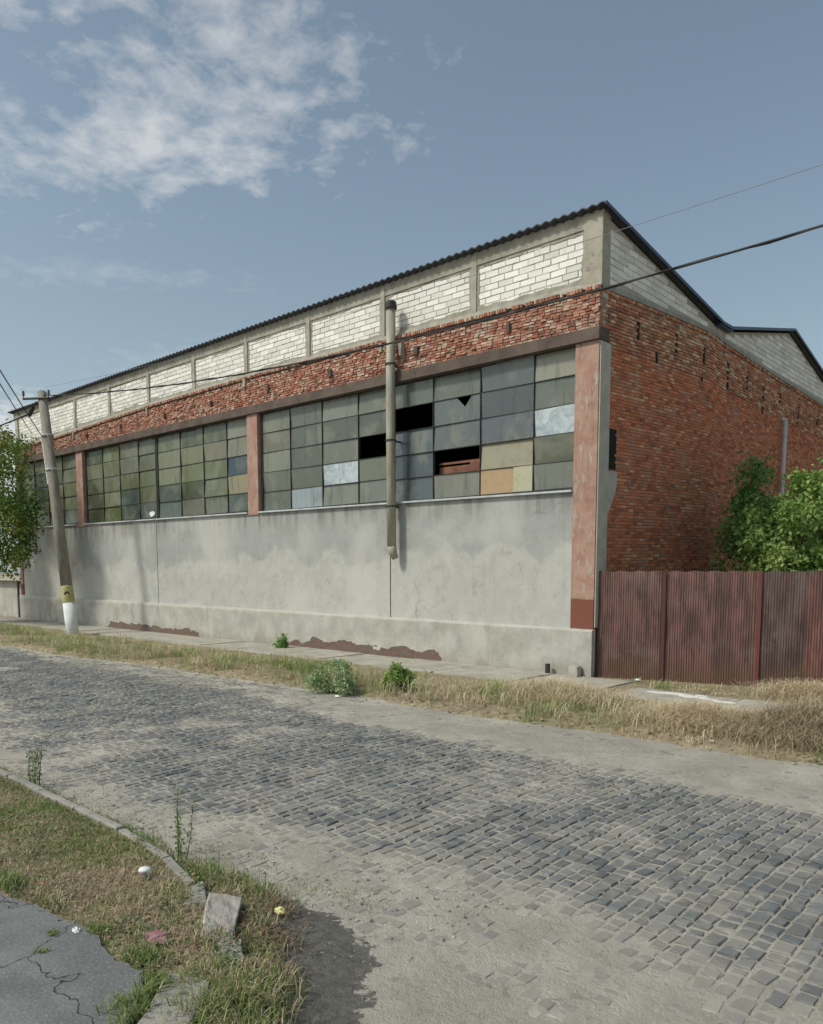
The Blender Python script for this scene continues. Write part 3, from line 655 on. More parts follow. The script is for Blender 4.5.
# mortar smeared over the block edges
def smear_strip(mb, pts, wfun, put):
    for (a0, a1) in zip(pts[:-1], pts[1:]):
        w0, w1 = wfun(a0), wfun(a1); mb.add([put(a0, -.02), put(a1, -.02), put(a1, w1), put(a0, w0)], [(0, 1, 2, 3)])
for k in range(10):
    mb = MB(); a, b = colx[k+1]+.085, colx[k]-(.235 if k == 0 else .085); zb = max(bb_z(a), bb_z(b))+.09
    wf = lambda q, o=k*7.3: .02+.17*float(fbm(q, o, 2.6, 4, o))**1.6+random.uniform(-.006, .006)
    smear_strip(mb, list(np.arange(a, b, .05))+[b], lambda q: wf(q)+.05, lambda q, w: (q, .0215, zb+w))
    smear_strip(mb, list(np.arange(a, b, .05))+[b], lambda q: wf(q+50)*.8, lambda q, w: (q, .0212, 10.15-w))
    smear_strip(mb, list(np.arange(zb, 10.15, .05))+[10.15], lambda q: wf(q+90)*.9, lambda q, w: (a+w, .0208, q))
    smear_strip(mb, list(np.arange(zb, 10.15, .05))+[10.15], lambda q: wf(q+130)*.9, lambda q, w: (b-w, .0204, q))
    mb.build('mortar_smear', MAT['concrete'], bw_)
for k, c_ in enumerate(colx):
    mb = MB(); hw = .235 if k == 0 else .085; zb = bb_z(c_)+.0 if k == 0 else bb_z(c_)-.10
    x1 = c_+hw
    if k == 0: x1 = .012
    mb.box(c_-hw, x1, -.015 if k else -.03, .34 if k == 0 else .2, zb, 10.40, j=.008)
    if k and k % 2 == 0: mb.box(c_-.05, c_+.06, -.13, .1, zb-.22, zb+.05, j=.02)
    mb.build('concrete_column', MAT['col_concrete'], bld, bevel=.01)
mb = MB(); mb.prism([(-.004, 10.14), (-.004, 10.47), (.3, 10.47), (.3, 10.14)], 'x', -33, .006)
mb.build('ring_beam', MAT['concrete'], bld)
mb = MB(); mb.prism([(-.05, 0), (-.02, 1), (.2, 1), (.2, 0)], 'x', -33, -0.001)
mb2 = MB()
for i in range(66):
    a = -33+.5*i; b = a+.5
    ta, tb = .115+.05*float(vn(a, 0, .8)), .115+.05*float(vn(b, 0, .8))
    mb2.add([(a, -.07, bb_z(a)-.01), (b, -.07, bb_z(b)-.01), (b, .0, bb_z(b)+tb), (a, .0, bb_z(a)+ta), (a, .1, bb_z(a)+ta), (b, .1, bb_z(b)+tb), (a, .1, bb_z(a)-.01), (b, .1, bb_z(b)-.01)],
            [(0, 1, 2, 3), (3, 2, 5, 4), (0, 6, 7, 1)] + ([(0, 3, 4, 6)] if i == 0 else []) + ([(1, 7, 5, 2)] if i == 65 else []))
mb2.build('mortar_ledge', MAT['concrete'], bld)

# gable wall
GY = 26.0
mb = MB()
poly = [(.30, 0)] + [(.30, 10.3)] + [(p[0], p[1]-.06) for p in ROOF[1:-1]] + [(GY-.5, 10.5), (GY, 10.4), (GY, 0)]
mb.prism(poly, 'x', -.35, -.045)
gw = mb.build('gable_wall', MAT['mortar'], bld)
slots = [(1.87, 8.28), (4.04, 8.42), (5.83, 8.45), (7.62, 8.38), (9.21, 8.36), (10.69, 8.2), (12.33, 8.3), (14.41, 8.2), (16.72, 8.15), (18.8, 8.15), (20.9, 8.15)]
slots2 = [(2.9, 7.85), (5.75, 7.9), (10.69, 7.75), (14.3, 7.8), (7.62, 8.0)]
def gz(u, v): return v*gb_z(u)/8.84
def gmask(u, v):
    z = gz(u, v)
    for (a, b) in slots:
        if abs(u-a) < .10 and abs(z-b) < .24: return False
    for (a, b) in slots2:
        if abs(u-a) < .08 and abs(z-b) < .16: return False
    if u < .92 and 4.86 < z < 5.82: return False
    return True
mb = MB()
bricks(mb, .36, GY, 0, 7.58, .25, .078, .010, lambda u, v, d: (d-.03, u, gz(u, v)), lambda: brick_color('gable'), .003, .005, gmask, .002, depth=.03)
mb.build('red_bricks', MAT['brick'], gw)
mb = MB()
bricks(mb, .10, GY, 7.575, 8.70, .25, .078, .013, lambda u, v, d: (d-.012, u, gz(u, v)), lambda: brick_color('gable_top'), .006, .013, gmask, .012, depth=.04)
bricks(mb, -.05, GY, 8.70, 8.79, .125, .09, .012, lambda u, v, d: (d+.02, u, gz(u, v)), lambda: brick_color('gable_top'), .006, .012, None, .03, depth=.07)
mb.build('upper_bricks', MAT['brick'], gw)
for (a, b, w_, h_) in [(a, b, .06, .24) for a, b in slots] + [(a, b, .05, .15) for a, b in slots2] + [(.70, 5.34, .20, .46)]:
    mb = MB(); mb.box(-.044, -.030, a-w_, a+w_, b-h_, b+h_); mb.build('slot_shade', MAT['hole_shade'], gw)  # shallow black plates, painted as the shade of deeper openings
mb = MB(); mb.box(-.30, -.04, .1, .36, 0, 8.8); mb.build('corner_core', MAT['mortar'], gw)
# grey mortar ledge over the bricks and the white blocks above it
mb = MB(); n = 52
for i in range(n):
    a = GY*i/n; b = GY*(i+1)/n; 
    mb.add([(.035, a, gb_z(a)-.05), (.035, b, gb_z(b)-.05), (-.02, b, gb_z(b)+.10), (-.02, a, gb_z(a)+.10), (-.06, a, gb_z(a)+.10), (-.06, b, gb_z(b)+.10), (-.06, a, gb_z(a)-.05), (-.06, b, gb_z(b)-.05)], [(0, 1, 2, 3), (3, 2, 5, 4), (0, 6, 7, 1)])
mb.build('gable_ledge', MAT['concrete'], bld)
def bmask(u, v): return v > gb_z(u)+.14 and v < roof_z(u)-.17 and not (6.5 < u < 7.4) and not (12.7 < u < 13.0 and False)
for a, b in ((.34, 6.6), (7.35, 19.0), (19.4, GY)):
    mb = MB(); bricks(mb, a, b, 8.95, 10.6, .48, .150, .013, lambda u, v, d: (d-.020, u, v), lambda: brick_color('block'), .006, .006, bmask, 0, depth=.03)
    mb.build('block_infill', MAT['block'], gw)
poly = [(.30, 8.7)] + [(.30, 10.36)] + [(p[0], p[1]-.05) for p in ROOF[1:-1]] + [(GY-.02, 10.5), (GY-.02, 8.7)]
mb = MB(); mb.prism(poly, 'x', -.044, -.036); mb.build('block_backing', MAT['block_mortar'], gw)
# render patch and hole beside the corner column
mb = MB(); mb.prism([(.44, 4.80), (.70, 4.84), (.90, 4.82), (.90, 4.5), (.82, 4.3), (.70, 4.1), (.56, 3.92), (.44, 3.8)], 'x', -.03, .008)
mb.build('render_patch', MAT['grey_side'], gw)
# pale drain tube on the gable
mb = MB(); mb.tube([(.12, 12.54, 7.62), (.12, 12.5, 5.0), (.12, 12.45, 2.2)], .07, 10); mb.tube([(.12, 12.54, 7.62), (-.03, 12.54, 7.72)], .07, 10)
mb.build('drain_tube', MAT['galv'], bld, smooth=True)

# rest of the shell
mb = MB()
mb.box(-33, -.35, GY-.3, GY, 0, 10.68); mb.prism([(.3, 0), (.3, 10.3)] + [(p[0], p[1]-.06) for p in ROOF[1:-1]] + [(GY-.3, 10.5), (GY-.3, 0)], 'x', -33, -32.7)
mb.build('back_wall', MAT['concrete'], bld)
mb = MB(); mb.box(-32.7, -.36, .31, GY-.31, .05, .12)
for k in range(6):
    mb.box(-3-5.5*k, -2.6-5.5*k, 6.8, 7.2, .1, 9.3)
mb.box(-32.6, -.4, 6.8, 7.2, 8.6, 9.0)
mb.build('interior_frame', MAT['interior'], bld)

# corrugated roof sheets: waves run down the slope
def roof_sheet(y0, z0, y1, z1, name, amp=.03, pitch=.22):
    x0, x1 = -33.25, .16; n = int((x1-x0)/(pitch/6)); V = []; F = []
    for i in range(n+1):
        x_ = x0+(x1-x0)*i/n; dz = amp*math.sin(2*math.pi*x_/pitch)
        V += [(x_, y0, z0+dz), (x_, y1, z1+dz), (x_, y0, z0+dz-.025), (x_, y1, z1+dz-.025)]
    for i in range(n):
        a = 4*i; F += [(a, a+4, a+5, a+1), (a+2, a+3, a+7, a+6), (a, a+2, a+6, a+4), (a+1, a+5, a+7, a+3)]
    F += [(0, 1, 3, 2), (4*n, 4*n+2, 4*n+3, 4*n+1)]
    mb = MB(); mb.add(V, F); return mb.build(name, MAT['roof'], bld)
rf = roof_sheet(-.20, 10.51, 6.66, 9.53, 'roof_slope', .022, .24)
roof_sheet(7.3, 9.55, 12.98, 10.75, 'roof_slope'); roof_sheet(12.98, 10.76, 19.2, 9.42, 'roof_slope'); roof_sheet(19.2, 9.42, 26.2, 10.8, 'roof_slope')
mb = MB(); mb.prism([(6.5, 9.53), (7.45, 9.55), (7.45, 9.42), (6.5, 9.42)], 'x', -33.2, .14); mb.build('roof_gutter', MAT['roof_trim'], bld)
tp = [(-.22, 10.53), (6.66, 9.56), (7.35, 9.57), (12.98, 10.77), (19.2, 9.44), (26.2, 10.8)]
mb = MB()
for a, b in zip(tp[:-1], tp[1:]): mb.prism([(a[0], a[1]-.10), (b[0], b[1]-.10), (b[0], b[1]-.02), (a[0], a[1]-.02)], 'x', .164, .185)
mb.build('roof_verge_trim', MAT['roof_trim'], bld)

# ---- windows
GREEN = [(.10, .11, .055), (.125, .135, .07), (.08, .09, .05), (.15, .155, .095)]  # olive deepened to paint in the trees reflected by the left panes
GREY = [(.125, .135, .11), (.155, .165, .13), (.11, .12, .10), (.17, .175, .135)]
BLUE = [(.075, .095, .11), (.09, .11, .125)]
def pane(mb, x0, x1, z0, z1, c, y=.115, notch=None):
    t = random.uniform(-.02, .02); s = random.uniform(-.02, .02)
    f = random.uniform(.78, 1.22); c = tuple(a*f for a in c)
    if notch:
        a, b, d = notch; P = [(x0, z0), (x1, z0), (x1, z1), (x0+(x1-x0)*b, z1), (x0+(x1-x0)*(a+b)/2+.03, z1-(z1-z0)*d), (x0+(x1-x0)*a, z1), (x0, z1)]
        mb.prism(P, 'y', y, y+.008, c); return
    mb.add([(x0, y+s, z0), (x1, y+s+t, z0), (x1, y+t-s, z1), (x0, y-s, z1), (x0, y+.01+s, z0), (x1, y+.01+s+t, z0), (x1, y+.01+t-s, z1), (x0, y+.01-s, z1)],
           [(0, 1, 2, 3), (7, 6, 5, 4), (0, 4, 5, 1), (1, 5, 6, 2), (2, 6, 7, 3), (3, 7, 4, 0)], c)
def window(xs, pal, special, zoff=0):
    a, b = xs[0], xs[-1]
    fr = MB(); gl = MB(); zb = lambda x_: sill_z(x_)+.02; zt = lambda x_: lint_z(x_)
    Z = [[zb((a+b)/2)+(zt((a+b)/2)-zb((a+b)/2))*r_/5 for r_ in range(6)]][0]
    for i, x_ in enumerate(xs):
        w = .035 if i in (0, len(xs)-1) else .009
        fr.box(x_-w/1, x_+w/1, .08, .17, Z[0], Z[-1]+.02)
    for r_, z_ in enumerate(Z):
        w = .03 if r_ in (0, 5) else .008
        fr.box(a, b, .09, .16, z_-w, z_+w)
    f_ = fr.build('window', MAT['steel_dark'], bld)
    if (a+b)/2 > -0.0: pass
    for r_ in range(5):             # row 0 is the top row
        for c_ in range(len(xs)-1):
            k = special.get((r_, c_)); z0, z1 = Z[4-r_]+.011, Z[5-r_]-.011; x0, x1 = xs[c_]+.014, xs[c_+1]-.014
            if k == 'open': continue
            if k == 'notch': pane(gl, x0, x1, z0, z1, (.13, .15, .15), notch=(.50, .82, .42)); continue
            if k in ('film', 'ply', 'tan', 'yellow', 'shelf', 'white'):
                o_ = MB()
                if k == 'film': pane(o_, x0, x1, z0, z1, (.5, .5, .5), .125); o_.build('plastic_film', MAT['film'], f_)
                elif k == 'tan': pane(o_, x0, x1, z0, z1, (.27, .245, .18), .125); o_.build('board', MAT['panel'], f_)
                elif k == 'ply':
                    xm = x0+(x1-x0)*.64; o_.box(x0, xm, .11, .13, z0, z1, (.42, .30, .18), .006); o_.build('plywood_board', MAT['board'], f_)
                    o_ = MB(); o_.box(xm+.01, x1, .10, .125, z0, z1+.02, (.45, .42, .30), .008); o_.build('yellow_board', MAT['panel'], f_)
                elif k == 'shelf':
                    o_.box(x0, x1-.35, .35, .40, z0-.02, z0+.22); o_.box(x1-.5, x1, .30, .36, z0, z0+.30, j=.02); o_.box(x0, x1, .33, .37, z0+.28, z0+.33, j=.01); o_.build('broken_board', MAT['rust_board'], f_)
                elif k == 'white':
                    pane(gl, x0, x1, z0, z1, (.10, .12, .11))
                    o_.prism(blobpoly((x0+x1)/2+.25, z0+.16, .17, .12, 20, .4, 0, 4), 'y', .09, .12); o_.build('white_rag', MAT['plastic_white'], f_)
                continue
            base = k if isinstance(k, tuple) else random.choice(pal)
            pane(gl, x0, x1, z0, z1, base)
    gl.build('glazing', MAT['glass'], f_)
    sl_ = MB(); sl_.add([(x_, y_, z_+(sill_z(x_))) for x_ in (a-.02, b+.02) for (y_, z_) in ((-.10, -.045), (-.10, .0), (.10, .018), (.10, -.045))],
                        [(0, 1, 5, 4), (1, 2, 6, 5), (3, 0, 4, 7), (0, 3, 2, 1), (4, 5, 6, 7)])
    sl_.build('window_sill', MAT['sill_metal'], f_)
    return f_
window([-32.58, -31.0, -29.45, -27.85, -26.2], GREEN, {(4, 3): (.15, .17, .14)})
window([-25.46, -23.88, -22.38, -20.8, -19.45], GREEN, {(1, 2): (.19, .20, .165), (4, 3): 'white', (3, 2): (.07, .09, .08), (4, 2): (.08, .10, .085), (0, 2): (.15, .155, .115)})
window([-19.35, -17.66, -16.1, -14.62, -13.3], GREEN, {(1, 2): (.21, .195, .14), (1, 3): (.20, .19, .135), (2, 3): (.04, .06, .08), (3, 3): (.24, .21, .13), (4, 3): (.05, .07, .07), (0, 3): (.18, .18, .145), (3, 0): (.07, .09, .085), (4, 0): (.075, .09, .085), (4, 1): (.16, .16, .12)})
window([-12.6, -11.1, -9.55, -7.94, -6.6], GREY, {(2, 3): 'open', (3, 2): 'film', (4, 1): (.24, .28, .30), (4, 2): (.19, .195, .165), (4, 3): (.19, .20, .175), (1, 0): (.18, .175, .13), (0, 0): (.18, .18, .14), (0, 2): (.17, .175, .145), (1, 2): (.12, .125, .105)})
window([-6.5, -5.02, -3.43, -1.81, -.64], GREY, {(1, 0): 'open', (1, 1): 'notch', (3, 1): 'shelf', (3, 2): 'tan', (4, 2): 'ply', (2, 3): 'film', (0, 2): (.10, .115, .12), (1, 2): (.085, .10, .105), (2, 2): (.09, .10, .11), (0, 3): (.22, .215, .17), (1, 3): (.13, .14, .12), (3, 3): (.12, .125, .09), (2, 1): (.12, .13, .13), (2, 0): BLUE[1], (3, 0): BLUE[1], (4, 0): (.11, .13, .14), (4, 1): (.19, .19, .165), (4, 3): (.17, .175, .155), (0, 0): (.14, .155, .14)})

# ventilation stack on the front
vx, vy = -6.24, -.30
pipe = MB(); pipe.tube([(vx+.02, vy, 9.62), (vx, vy, 7.5), (vx+.01, vy, 5.5), (vx+.03, vy, 3.2)], .128, 18)
pipe.tube([(vx+.03, vy, 3.2), (vx+.045, vy+.03, 3.02), (vx+.07, vy+.10, 2.86)], [.128, .12, .09], 18)
pp = pipe.build('vent_pipe', MAT['pipe'], bld, smooth=True)
b = MB(); b.tube([(vx+.02, vy, 9.60), (vx+.02, vy, 9.64), (vx+.02, vy, 9.78)], [.165, .17, .155], 18); b.tube([(vx+.02, vy, 9.78), (vx+.02, vy, 9.83)], [.155, .09], 18); b.build('pipe_cap', MAT['steel_dark'], pp)
for z_ in (8.15, 6.1, 4.3):
    b = MB(); b.tube([(vx, vy, z_-.02), (vx, vy, z_+.02)], .155, 18); b.box(vx-.03, vx+.03, vy+.1, .1, z_-.02, z_+.02); b.build('pipe_bracket', MAT['steel_dark'], pp)
# frayed bracket and rag by the pipe
b = MB(); b.box(vx+.2, vx+.34, -.22, -.04, 8.35, 8.7, j=.05); b.build('mortar_lump', MAT['concrete'], bk)
# rust stain bracket below sill
# stubs at the foot of the plinth
st = MB(); st.tube([(-1.05, -.30, -.05), (-1.05, -.30, .30)], .06, 12, caps=False); st.tube([(-1.05, -.30, .30), (-1.05, -.30, .0)], .045, 12)
t_ = st.build('pipe_stub', MAT['steel_dark'], None, (FX, FY, 0)); tag(t_, 'short dark pipe stub standing at the foot of the plinth', 'pipe stub')
st = MB(); st.box(-.44, -.20, -.36, -.17, -.05, .30, j=.015)
t_ = st.build('concrete_stub', MAT['kerb_pale'], None, (FX, FY, 0), bevel=.012); tag(t_, 'small grey concrete stub at the right end of the plinth', 'concrete stub')

# ------------------------------------------------------------------ maroon corrugated fence
FA = Vector((-8.93, 16.19, 0)); fd = Vector((4.39, 1.23, 0)).normalized(); fang = math.atan2(fd.y, fd.x)
fence = thing('corrugated_fence', 'tall maroon corrugated metal fence with rusty seams beside the factory corner', 'fence', FA, fang)
cuts = [0, 1.44, 3.42, 4.23, 5.4, 7.4, 9.3, 11.2]
pcol = [(.195, .105, .092), (.19, .10, .088), (.12, .094, .082), (.215, .098, .082), (.15, .06, .052), (.15, .06, .05), (.12, .065, .055)]
for i, (a, b) in enumerate(zip(cuts[:-1], cuts[1:])):
    yo = .012*(i % 2); zt = 2.50 + (.0, .0, -.0, .01, .0, -.02, .02)[i]
    b_ = b+.06; n = int((b_-a)/.0087); V = []; F = []; C_ = []
    for k in range(n+1):
        x_ = a+(b_-a)*k/n; ph = 2*math.pi*x_/.052; y_ = yo + .007*math.sin(ph); e = min((x_-a), (b_-x_))
        zz_ = zt + .012*math.sin(ph*.13) + random.uniform(-.003, .003)
        rows = 6
        col_ = pcol[i]; d_ = .72 if e < .05 else 1
        for r_ in range(rows+1):
            V.append((x_, y_ + .02*float(vn(x_, r_, 1.3, i*3.1)) + .006*math.sin(r_*1.7+x_*2.1), -.05 + (zz_+.05)*r_/rows)); f_ = d_*(1.25 if (r_ == rows) else 1)
            C_.append(tuple(q*f_ for q in col_))
    rr = 7
    for k in range(n):
        for r_ in range(6):
            p = k*rr+r_; F.append((p, p+rr, p+rr+1, p+1))
    mb = MB(); nn_ = len(V); mb.V = V; mb.F = F; mb.C = C_; mb.MI = [0]*len(F)
    o = mb.build('fence_panel', MAT['corrugated'], fence)
    so_ = o.modifiers.new('thickness', 'SOLIDIFY'); so_.thickness = .003
    if i == 2: o['label'] = 'darker brown panel with grey blotches'
mb = MB()
for z_ in (.5, 2.2): mb.box(0, 11.2, .06, .10, z_-.03, z_+.03, (.11, .05, .045))
mb.build('rail', MAT['panel'], fence)
for a in (0.03, 3.0, 6.2, 9.3):
    mb = MB(); mb.box(a, a+.07, .101, .17, -.1, 2.42, (.10, .05, .045)); mb.build('post', MAT['panel'], fence)
mb = MB(); mb.box(1.42, 1.50, -.03, -.012, .0, 2.49, (.10, .04, .036)); mb.build('seam_strip', MAT['panel'], fence)
mb = MB(); mb.box(3.37, 3.45, -.03, -.012, .0, 2.5, (.15, .05, .045)); mb.build('seam_strip', MAT['panel'], fence)

# ------------------------------------------------------------------ utility pole and wires
PB = Vector((-29.94, 13.31, 0)); PT = Vector((-31.80, 13.31, 9.5)); ax = (PT-PB); PL = ax.length; axn = ax.normalized()
pole = thing('utility_pole', 'leaning concrete utility pole with whitewashed foot beside the grey wall', 'utility pole', PB)
def on(z, off=(0, 0, 0)): return ax*(z/9.5) + Vector(off)
b = MB(); b.tube([on(-.3), on(1.26)], [.235, .228], 12); b.build('whitewashed_foot', MAT['white_paint'], pole, smooth=True)
b = MB(); b.tube([on(1.25), on(1.30), on(1.88), on(1.92)], [.223, .231, .229, .22], 12); yb = b.build('yellow_band', MAT['yellow_paint'], pole, smooth=True)
# dark worn emblem on the band, facing the road
fdv = Vector((.83, -.55, 0)).normalized(); sdv = Vector((.55, .83, 0)).normalized()
b = MB(); c0 = on(1.6)+fdv*.234; b.add([c0+sdv*(.11*math.cos(t))+Vector((0, 0, .13*math.sin(t)))-fdv*(.03*abs(math.cos(t))) for t in [i*math.pi/5 for i in range(10)]], [tuple(range(10))]); 
e_ = b.build('emblem', MAT['steel_dark'], yb); s2 = e_.modifiers.new('t', 'SOLIDIFY'); s2.thickness = .01
b = MB(); b.tube([on(1.9), on(5), on(9.5)], [.218, .20, .165], 12); b.tube([on(9.5), on(9.53)], [.165, .12], 12); b.build('shaft', MAT['pole_concrete'], pole, smooth=True)
ct = on(9.22); cdir = Vector((.83, .55, 0)).normalized(); 
b = MB(); b.tube([ct-cdir*.62-fdv*.0+Vector((0, -.2, 0)), ct+cdir*.5+Vector((0, -.2, 0))], .045, 6); cross = b.build('crossarm', MAT['steel_dark'], pole)
for s in (-.6, .48):
    b = MB(); q = ct+cdir*s+Vector((0, -.2, 0)); b.tube([q, q+Vector((0, 0, .12)), q+Vector((0, 0, .14)), q+Vector((0, 0, .30))], [.025, .025, .06, .045], 8); b.build('insulator', MAT['ceramic'], cross)
b = MB(); b.tube([on(9.1, (-.15, -.2, 0)), on(8.8, (-.85, -.2, 0))], .03, 6); b.tube([on(8.95, (-.5, -.2, 0)), on(8.7, (-.95, -.2, 0))], .085, 8); b.build('cable_clamp', MAT['steel_dark'], pole)
for z_ in (7.78, 6.45):
    b = MB(); b.tube([on(z_-.035), on(z_+.035)], .235, 14); b.tube([on(z_, (-.3, -.1, 0)), on(z_, (.3, -.1, 0))], .02, 6); b.build('steel_band', MAT['galv'], pole)
b = MB(); b.tube([on(7.75, (-.24, -.12, 0)), on(5.9, (-.20, -.12, 0))], .035, 6); b.build('conduit', MAT['white_paint'], pole)

def wire(name, pts, r_, mat, label, cat='cable'):
    w = MB(); w.tube(pts, r_, 6); o = w.build(name, mat, smooth=True); return tag(o, label, cat)
q0 = PB + ct
pts = [Vector((x_, 13.3-.0*(x_+31), 7.66+.00303*(x_+8)**2 - .02*math.sin((x_+31)*.9)*0)) for x_ in np.linspace(-31.6, 20, 60)]
wire('power_cable', pts, .020, MAT['cable'], 'thick dark overhead cable sagging across the factory front from pole to upper right')
b = MB(); b.tube([p + Vector((0, .03*math.sin(i*1.9), .03*math.cos(i*1.9)-.0)) for i, p in enumerate(pts)], .012, 5)
tag(b.build('power_cable', MAT['cable'], smooth=True), 'thin dark carrier wire twisted round the thick overhead cable', 'cable')
wire('overhead_wire', [Vector((x_, 13.3, 8.60+.0016*(x_+6)**2)) for x_ in np.linspace(-31.5, 20, 50)], .005, MAT['cable_pale'], 'thin pale overhead wire highest above the factory front', 'wire')
def sag(a, b_, s, n=16):
    a, b_ = Vector(a), Vector(b_); return [a.lerp(b_, i/n) - Vector((0, 0, s*4*(i/n)*(1-i/n))) for i in range(n+1)]
def thru(a, p, k): a, p = Vector(a), Vector(p); return a + (p-a)*k
A1 = PB+on(7.8, (-.2, -.15, 0))
wire('service_wire', sag(A1, thru(A1, (-21.57, 8.0, 7.68), 1.9), .06), .018, MAT['cable'], 'service wire from the upper steel band of the pole towards upper left', 'wire')
A2 = (-39.6, 16.02, 9.15)
wire('service_wire', sag(A2, thru(A2, (-21.61, 8.0, 7.34), 1.7), .06), .016, MAT['cable'], 'service wire fixed to the parapet left of the pole, rising to upper left', 'wire')
A3 = PB+on(8.75, (-.9, -.2, 0))
wire('power_cable', sag(A3, thru(A3, (-36.41, 13.4, 8.99), 9), .5), .03, MAT['cable'], 'dark cable leaving the pole top down to the left edge')

# ------------------------------------------------------------------ yard wall at the far left
yw = thing('yard_wall', 'pale concrete yard wall with capping slab and dark gate frame left of the factory', 'wall', (-42.4, 16.6, 0))
b = MB(); b.box(-9, .25, 0, .25, -.1, 2.0); b.build('wall', MAT['shed_wall'], yw)
b = MB(); b.box(-9.1, .3, -.35, .45, 2.003, 2.2); b.build('capping_slab', MAT['grey_side'], yw, bevel=.01)
b = MB(); b.box(-1.35, -1.2, -.06, -.003, 0, 2.0); b.box(-1.2, -.35, -.05, -.003, 1.82, 2.0); b.box(-.3, -.1, -.08, -.003, .95, 2.0); b.build('gate_frame', MAT['steel_dark'], yw)
sh = thing('tiled_shed', 'small shed with red tiled roof behind the pale yard wall', 'shed', (-44.2, 19.5, 0))
b = MB(); b.box(-3, 1.2, 0, 3, 0, 2.35); b.build('wall', MAT['shed_wall'], sh)
b = MB(); b.prism([(-.3, 2.353), (1.5, 3.1), (3.3, 2.353)], 'x', -3.2, 1.4); b.build('roof', MAT['tile_red'], sh)

# ------------------------------------------------------------------ foliage
def leaves(centers, radii, n, size, pal, seed, squash=1.0, droop=.2):
    r_ = np.random.default_rng(seed); k = r_.choice(len(centers), n, p=np.array(radii)**2/np.sum(np.array(radii)**2))
    c = np.array(centers)[k]; rr = np.array(radii)[k]
    d = r_.normal(size=(n, 3)); d /= np.linalg.norm(d, axis=1)[:, None]; rad = rr*r_.random(n)**.45*r_.choice([1, 1, 1.45], n)
    p = c + d*rad[:, None]*np.array([1, 1, squash])
    ax1 = r_.normal(size=(n, 3)) + np.array([0, 0, -droop]); ax1 /= np.linalg.norm(ax1, axis=1)[:, None]
    nrm = r_.normal(size=(n, 3)) + np.array([0, 0, .9]); ax2 = np.cross(nrm, ax1); ax2 /= np.linalg.norm(ax2, axis=1)[:, None]+1e-9
    up = np.cross(ax1, ax2)
    s = size*r_.uniform(.6, 1.35, n)[:, None]
    V = np.stack([p, p+ax1*s*.5+ax2*s*.30+up*s*.08, p+ax1*s, p+ax1*s*.5-ax2*s*.30+up*s*.08], 1)
    pal = np.array(pal); ck = r_.integers(0, len(pal), len(centers))[k]
    C = pal[ck]*r_.uniform(.75, 1.3, (n, 1)); C = np.repeat(C[:, None, :], 4, 1)
    return V, C
def tree(name, label, cat, loc, height, clumps, trunk_h, trunk_r, nleaf, size, pal, seed, branches=9, group=None, z0=.6):
    t = thing(name, label, cat, loc, 0, group); r_ = random.Random(seed)
    tb = MB(); top = Vector((.1, .05, trunk_h)); tb.tube([(0, 0, -.2), (.05, .02, trunk_h*.5), top], [trunk_r*1.2, trunk_r, trunk_r*.75], 8)
    for (c, rad) in clumps:
        c = Vector(c)
        if r_.random() < branches/len(clumps):
            st_ = top*(r_.uniform(.5, 1)); mid = st_.lerp(c, .5)+Vector((r_.uniform(-.2, .2), r_.uniform(-.2, .2), .1)); tb.tube([st_, mid, c], [trunk_r*.45, trunk_r*.28, trunk_r*.1], 6)
    tb.build('trunk', MAT['bark'], t, smooth=True)
    V, C = leaves([c for c, r1 in clumps], [r1 for c, r1 in clumps], nleaf, size, pal, seed)
    V[:, :, 2] = np.maximum(V[:, :, 2], .02)
    np_mesh('crown', V, 4, [(0, 1, 2, 3)], C, MAT['leaf'], t, smooth=False)
    return t
def clumps(n, c, r3, rmin, rmax, seed, lo=None):
    r_ = random.Random(seed); out_ = []
    while len(out_) < n:
        p = [r_.gauss(0, .55) for _ in range(3)]
        if sum(a*a for a in p) > 1: continue
        q = tuple(c[i]+p[i]*r3[i] for i in range(3))
        if lo is not None and q[2] < lo: continue
        out_.append((q, r_.uniform(rmin, rmax)))
    return out_
DARK = [(.17, .30, .09), (.22, .36, .11), (.28, .42, .14), (.18, .31, .09)]
BRIGHT = [(.22, .34, .09), (.27, .39, .11), (.17, .28, .08), (.33, .43, .14)]
MAPLE = [(.11, .18, .045), (.15, .22, .05), (.08, .14, .035), (.24, .25, .055)]
tree('street_tree', 'leafy green street tree hanging into view at the left edge before the factory', 'tree', (-40.6, 12.6, 0), 9.5,
     clumps(44, (0, 0, 6.0), (4.2, 3.6, 3.6), .35, .85, 5, 2.2) + [((4.9, 1.0, 3.1), .55), ((5.5, 1.1, 3.3), .4), ((4.2, .8, 2.9), .7), ((3.6, .6, 3.3), .8)] + [((5.6, 1.0, 7.7), .6), ((6.1, 1.1, 5.0), .6), ((5.3, .9, 4.6), .8), ((5.6, 1.0, 5.5), .8), ((5.3, 1.0, 3.7), .6), ((4.7, .9, 6.6), .8), ((4.2, .8, 8.2), .6), ((4.6, .8, 5.2), .9), ((4.4, .7, 4.2), .9), ((5.9, 1, 4.2), .5), ((4.1, .6, 7.2), .8)], 3.4, .2, 17000, .17, MAPLE, 21)
tree('shrub', 'dark green bushy shrub against the brick gable behind the fence', 'shrub', (-7.35, 22.4, 0), 5,
     clumps(60, (0, 0, 2.9), (1.9, 1.3, 2.4), .2, .5, 31, .5)+[((-.5, 0, 4.2), .35), ((-.65, .1, 3.2), .4)], 1.6, .08, 17000, .13, DARK, 33)
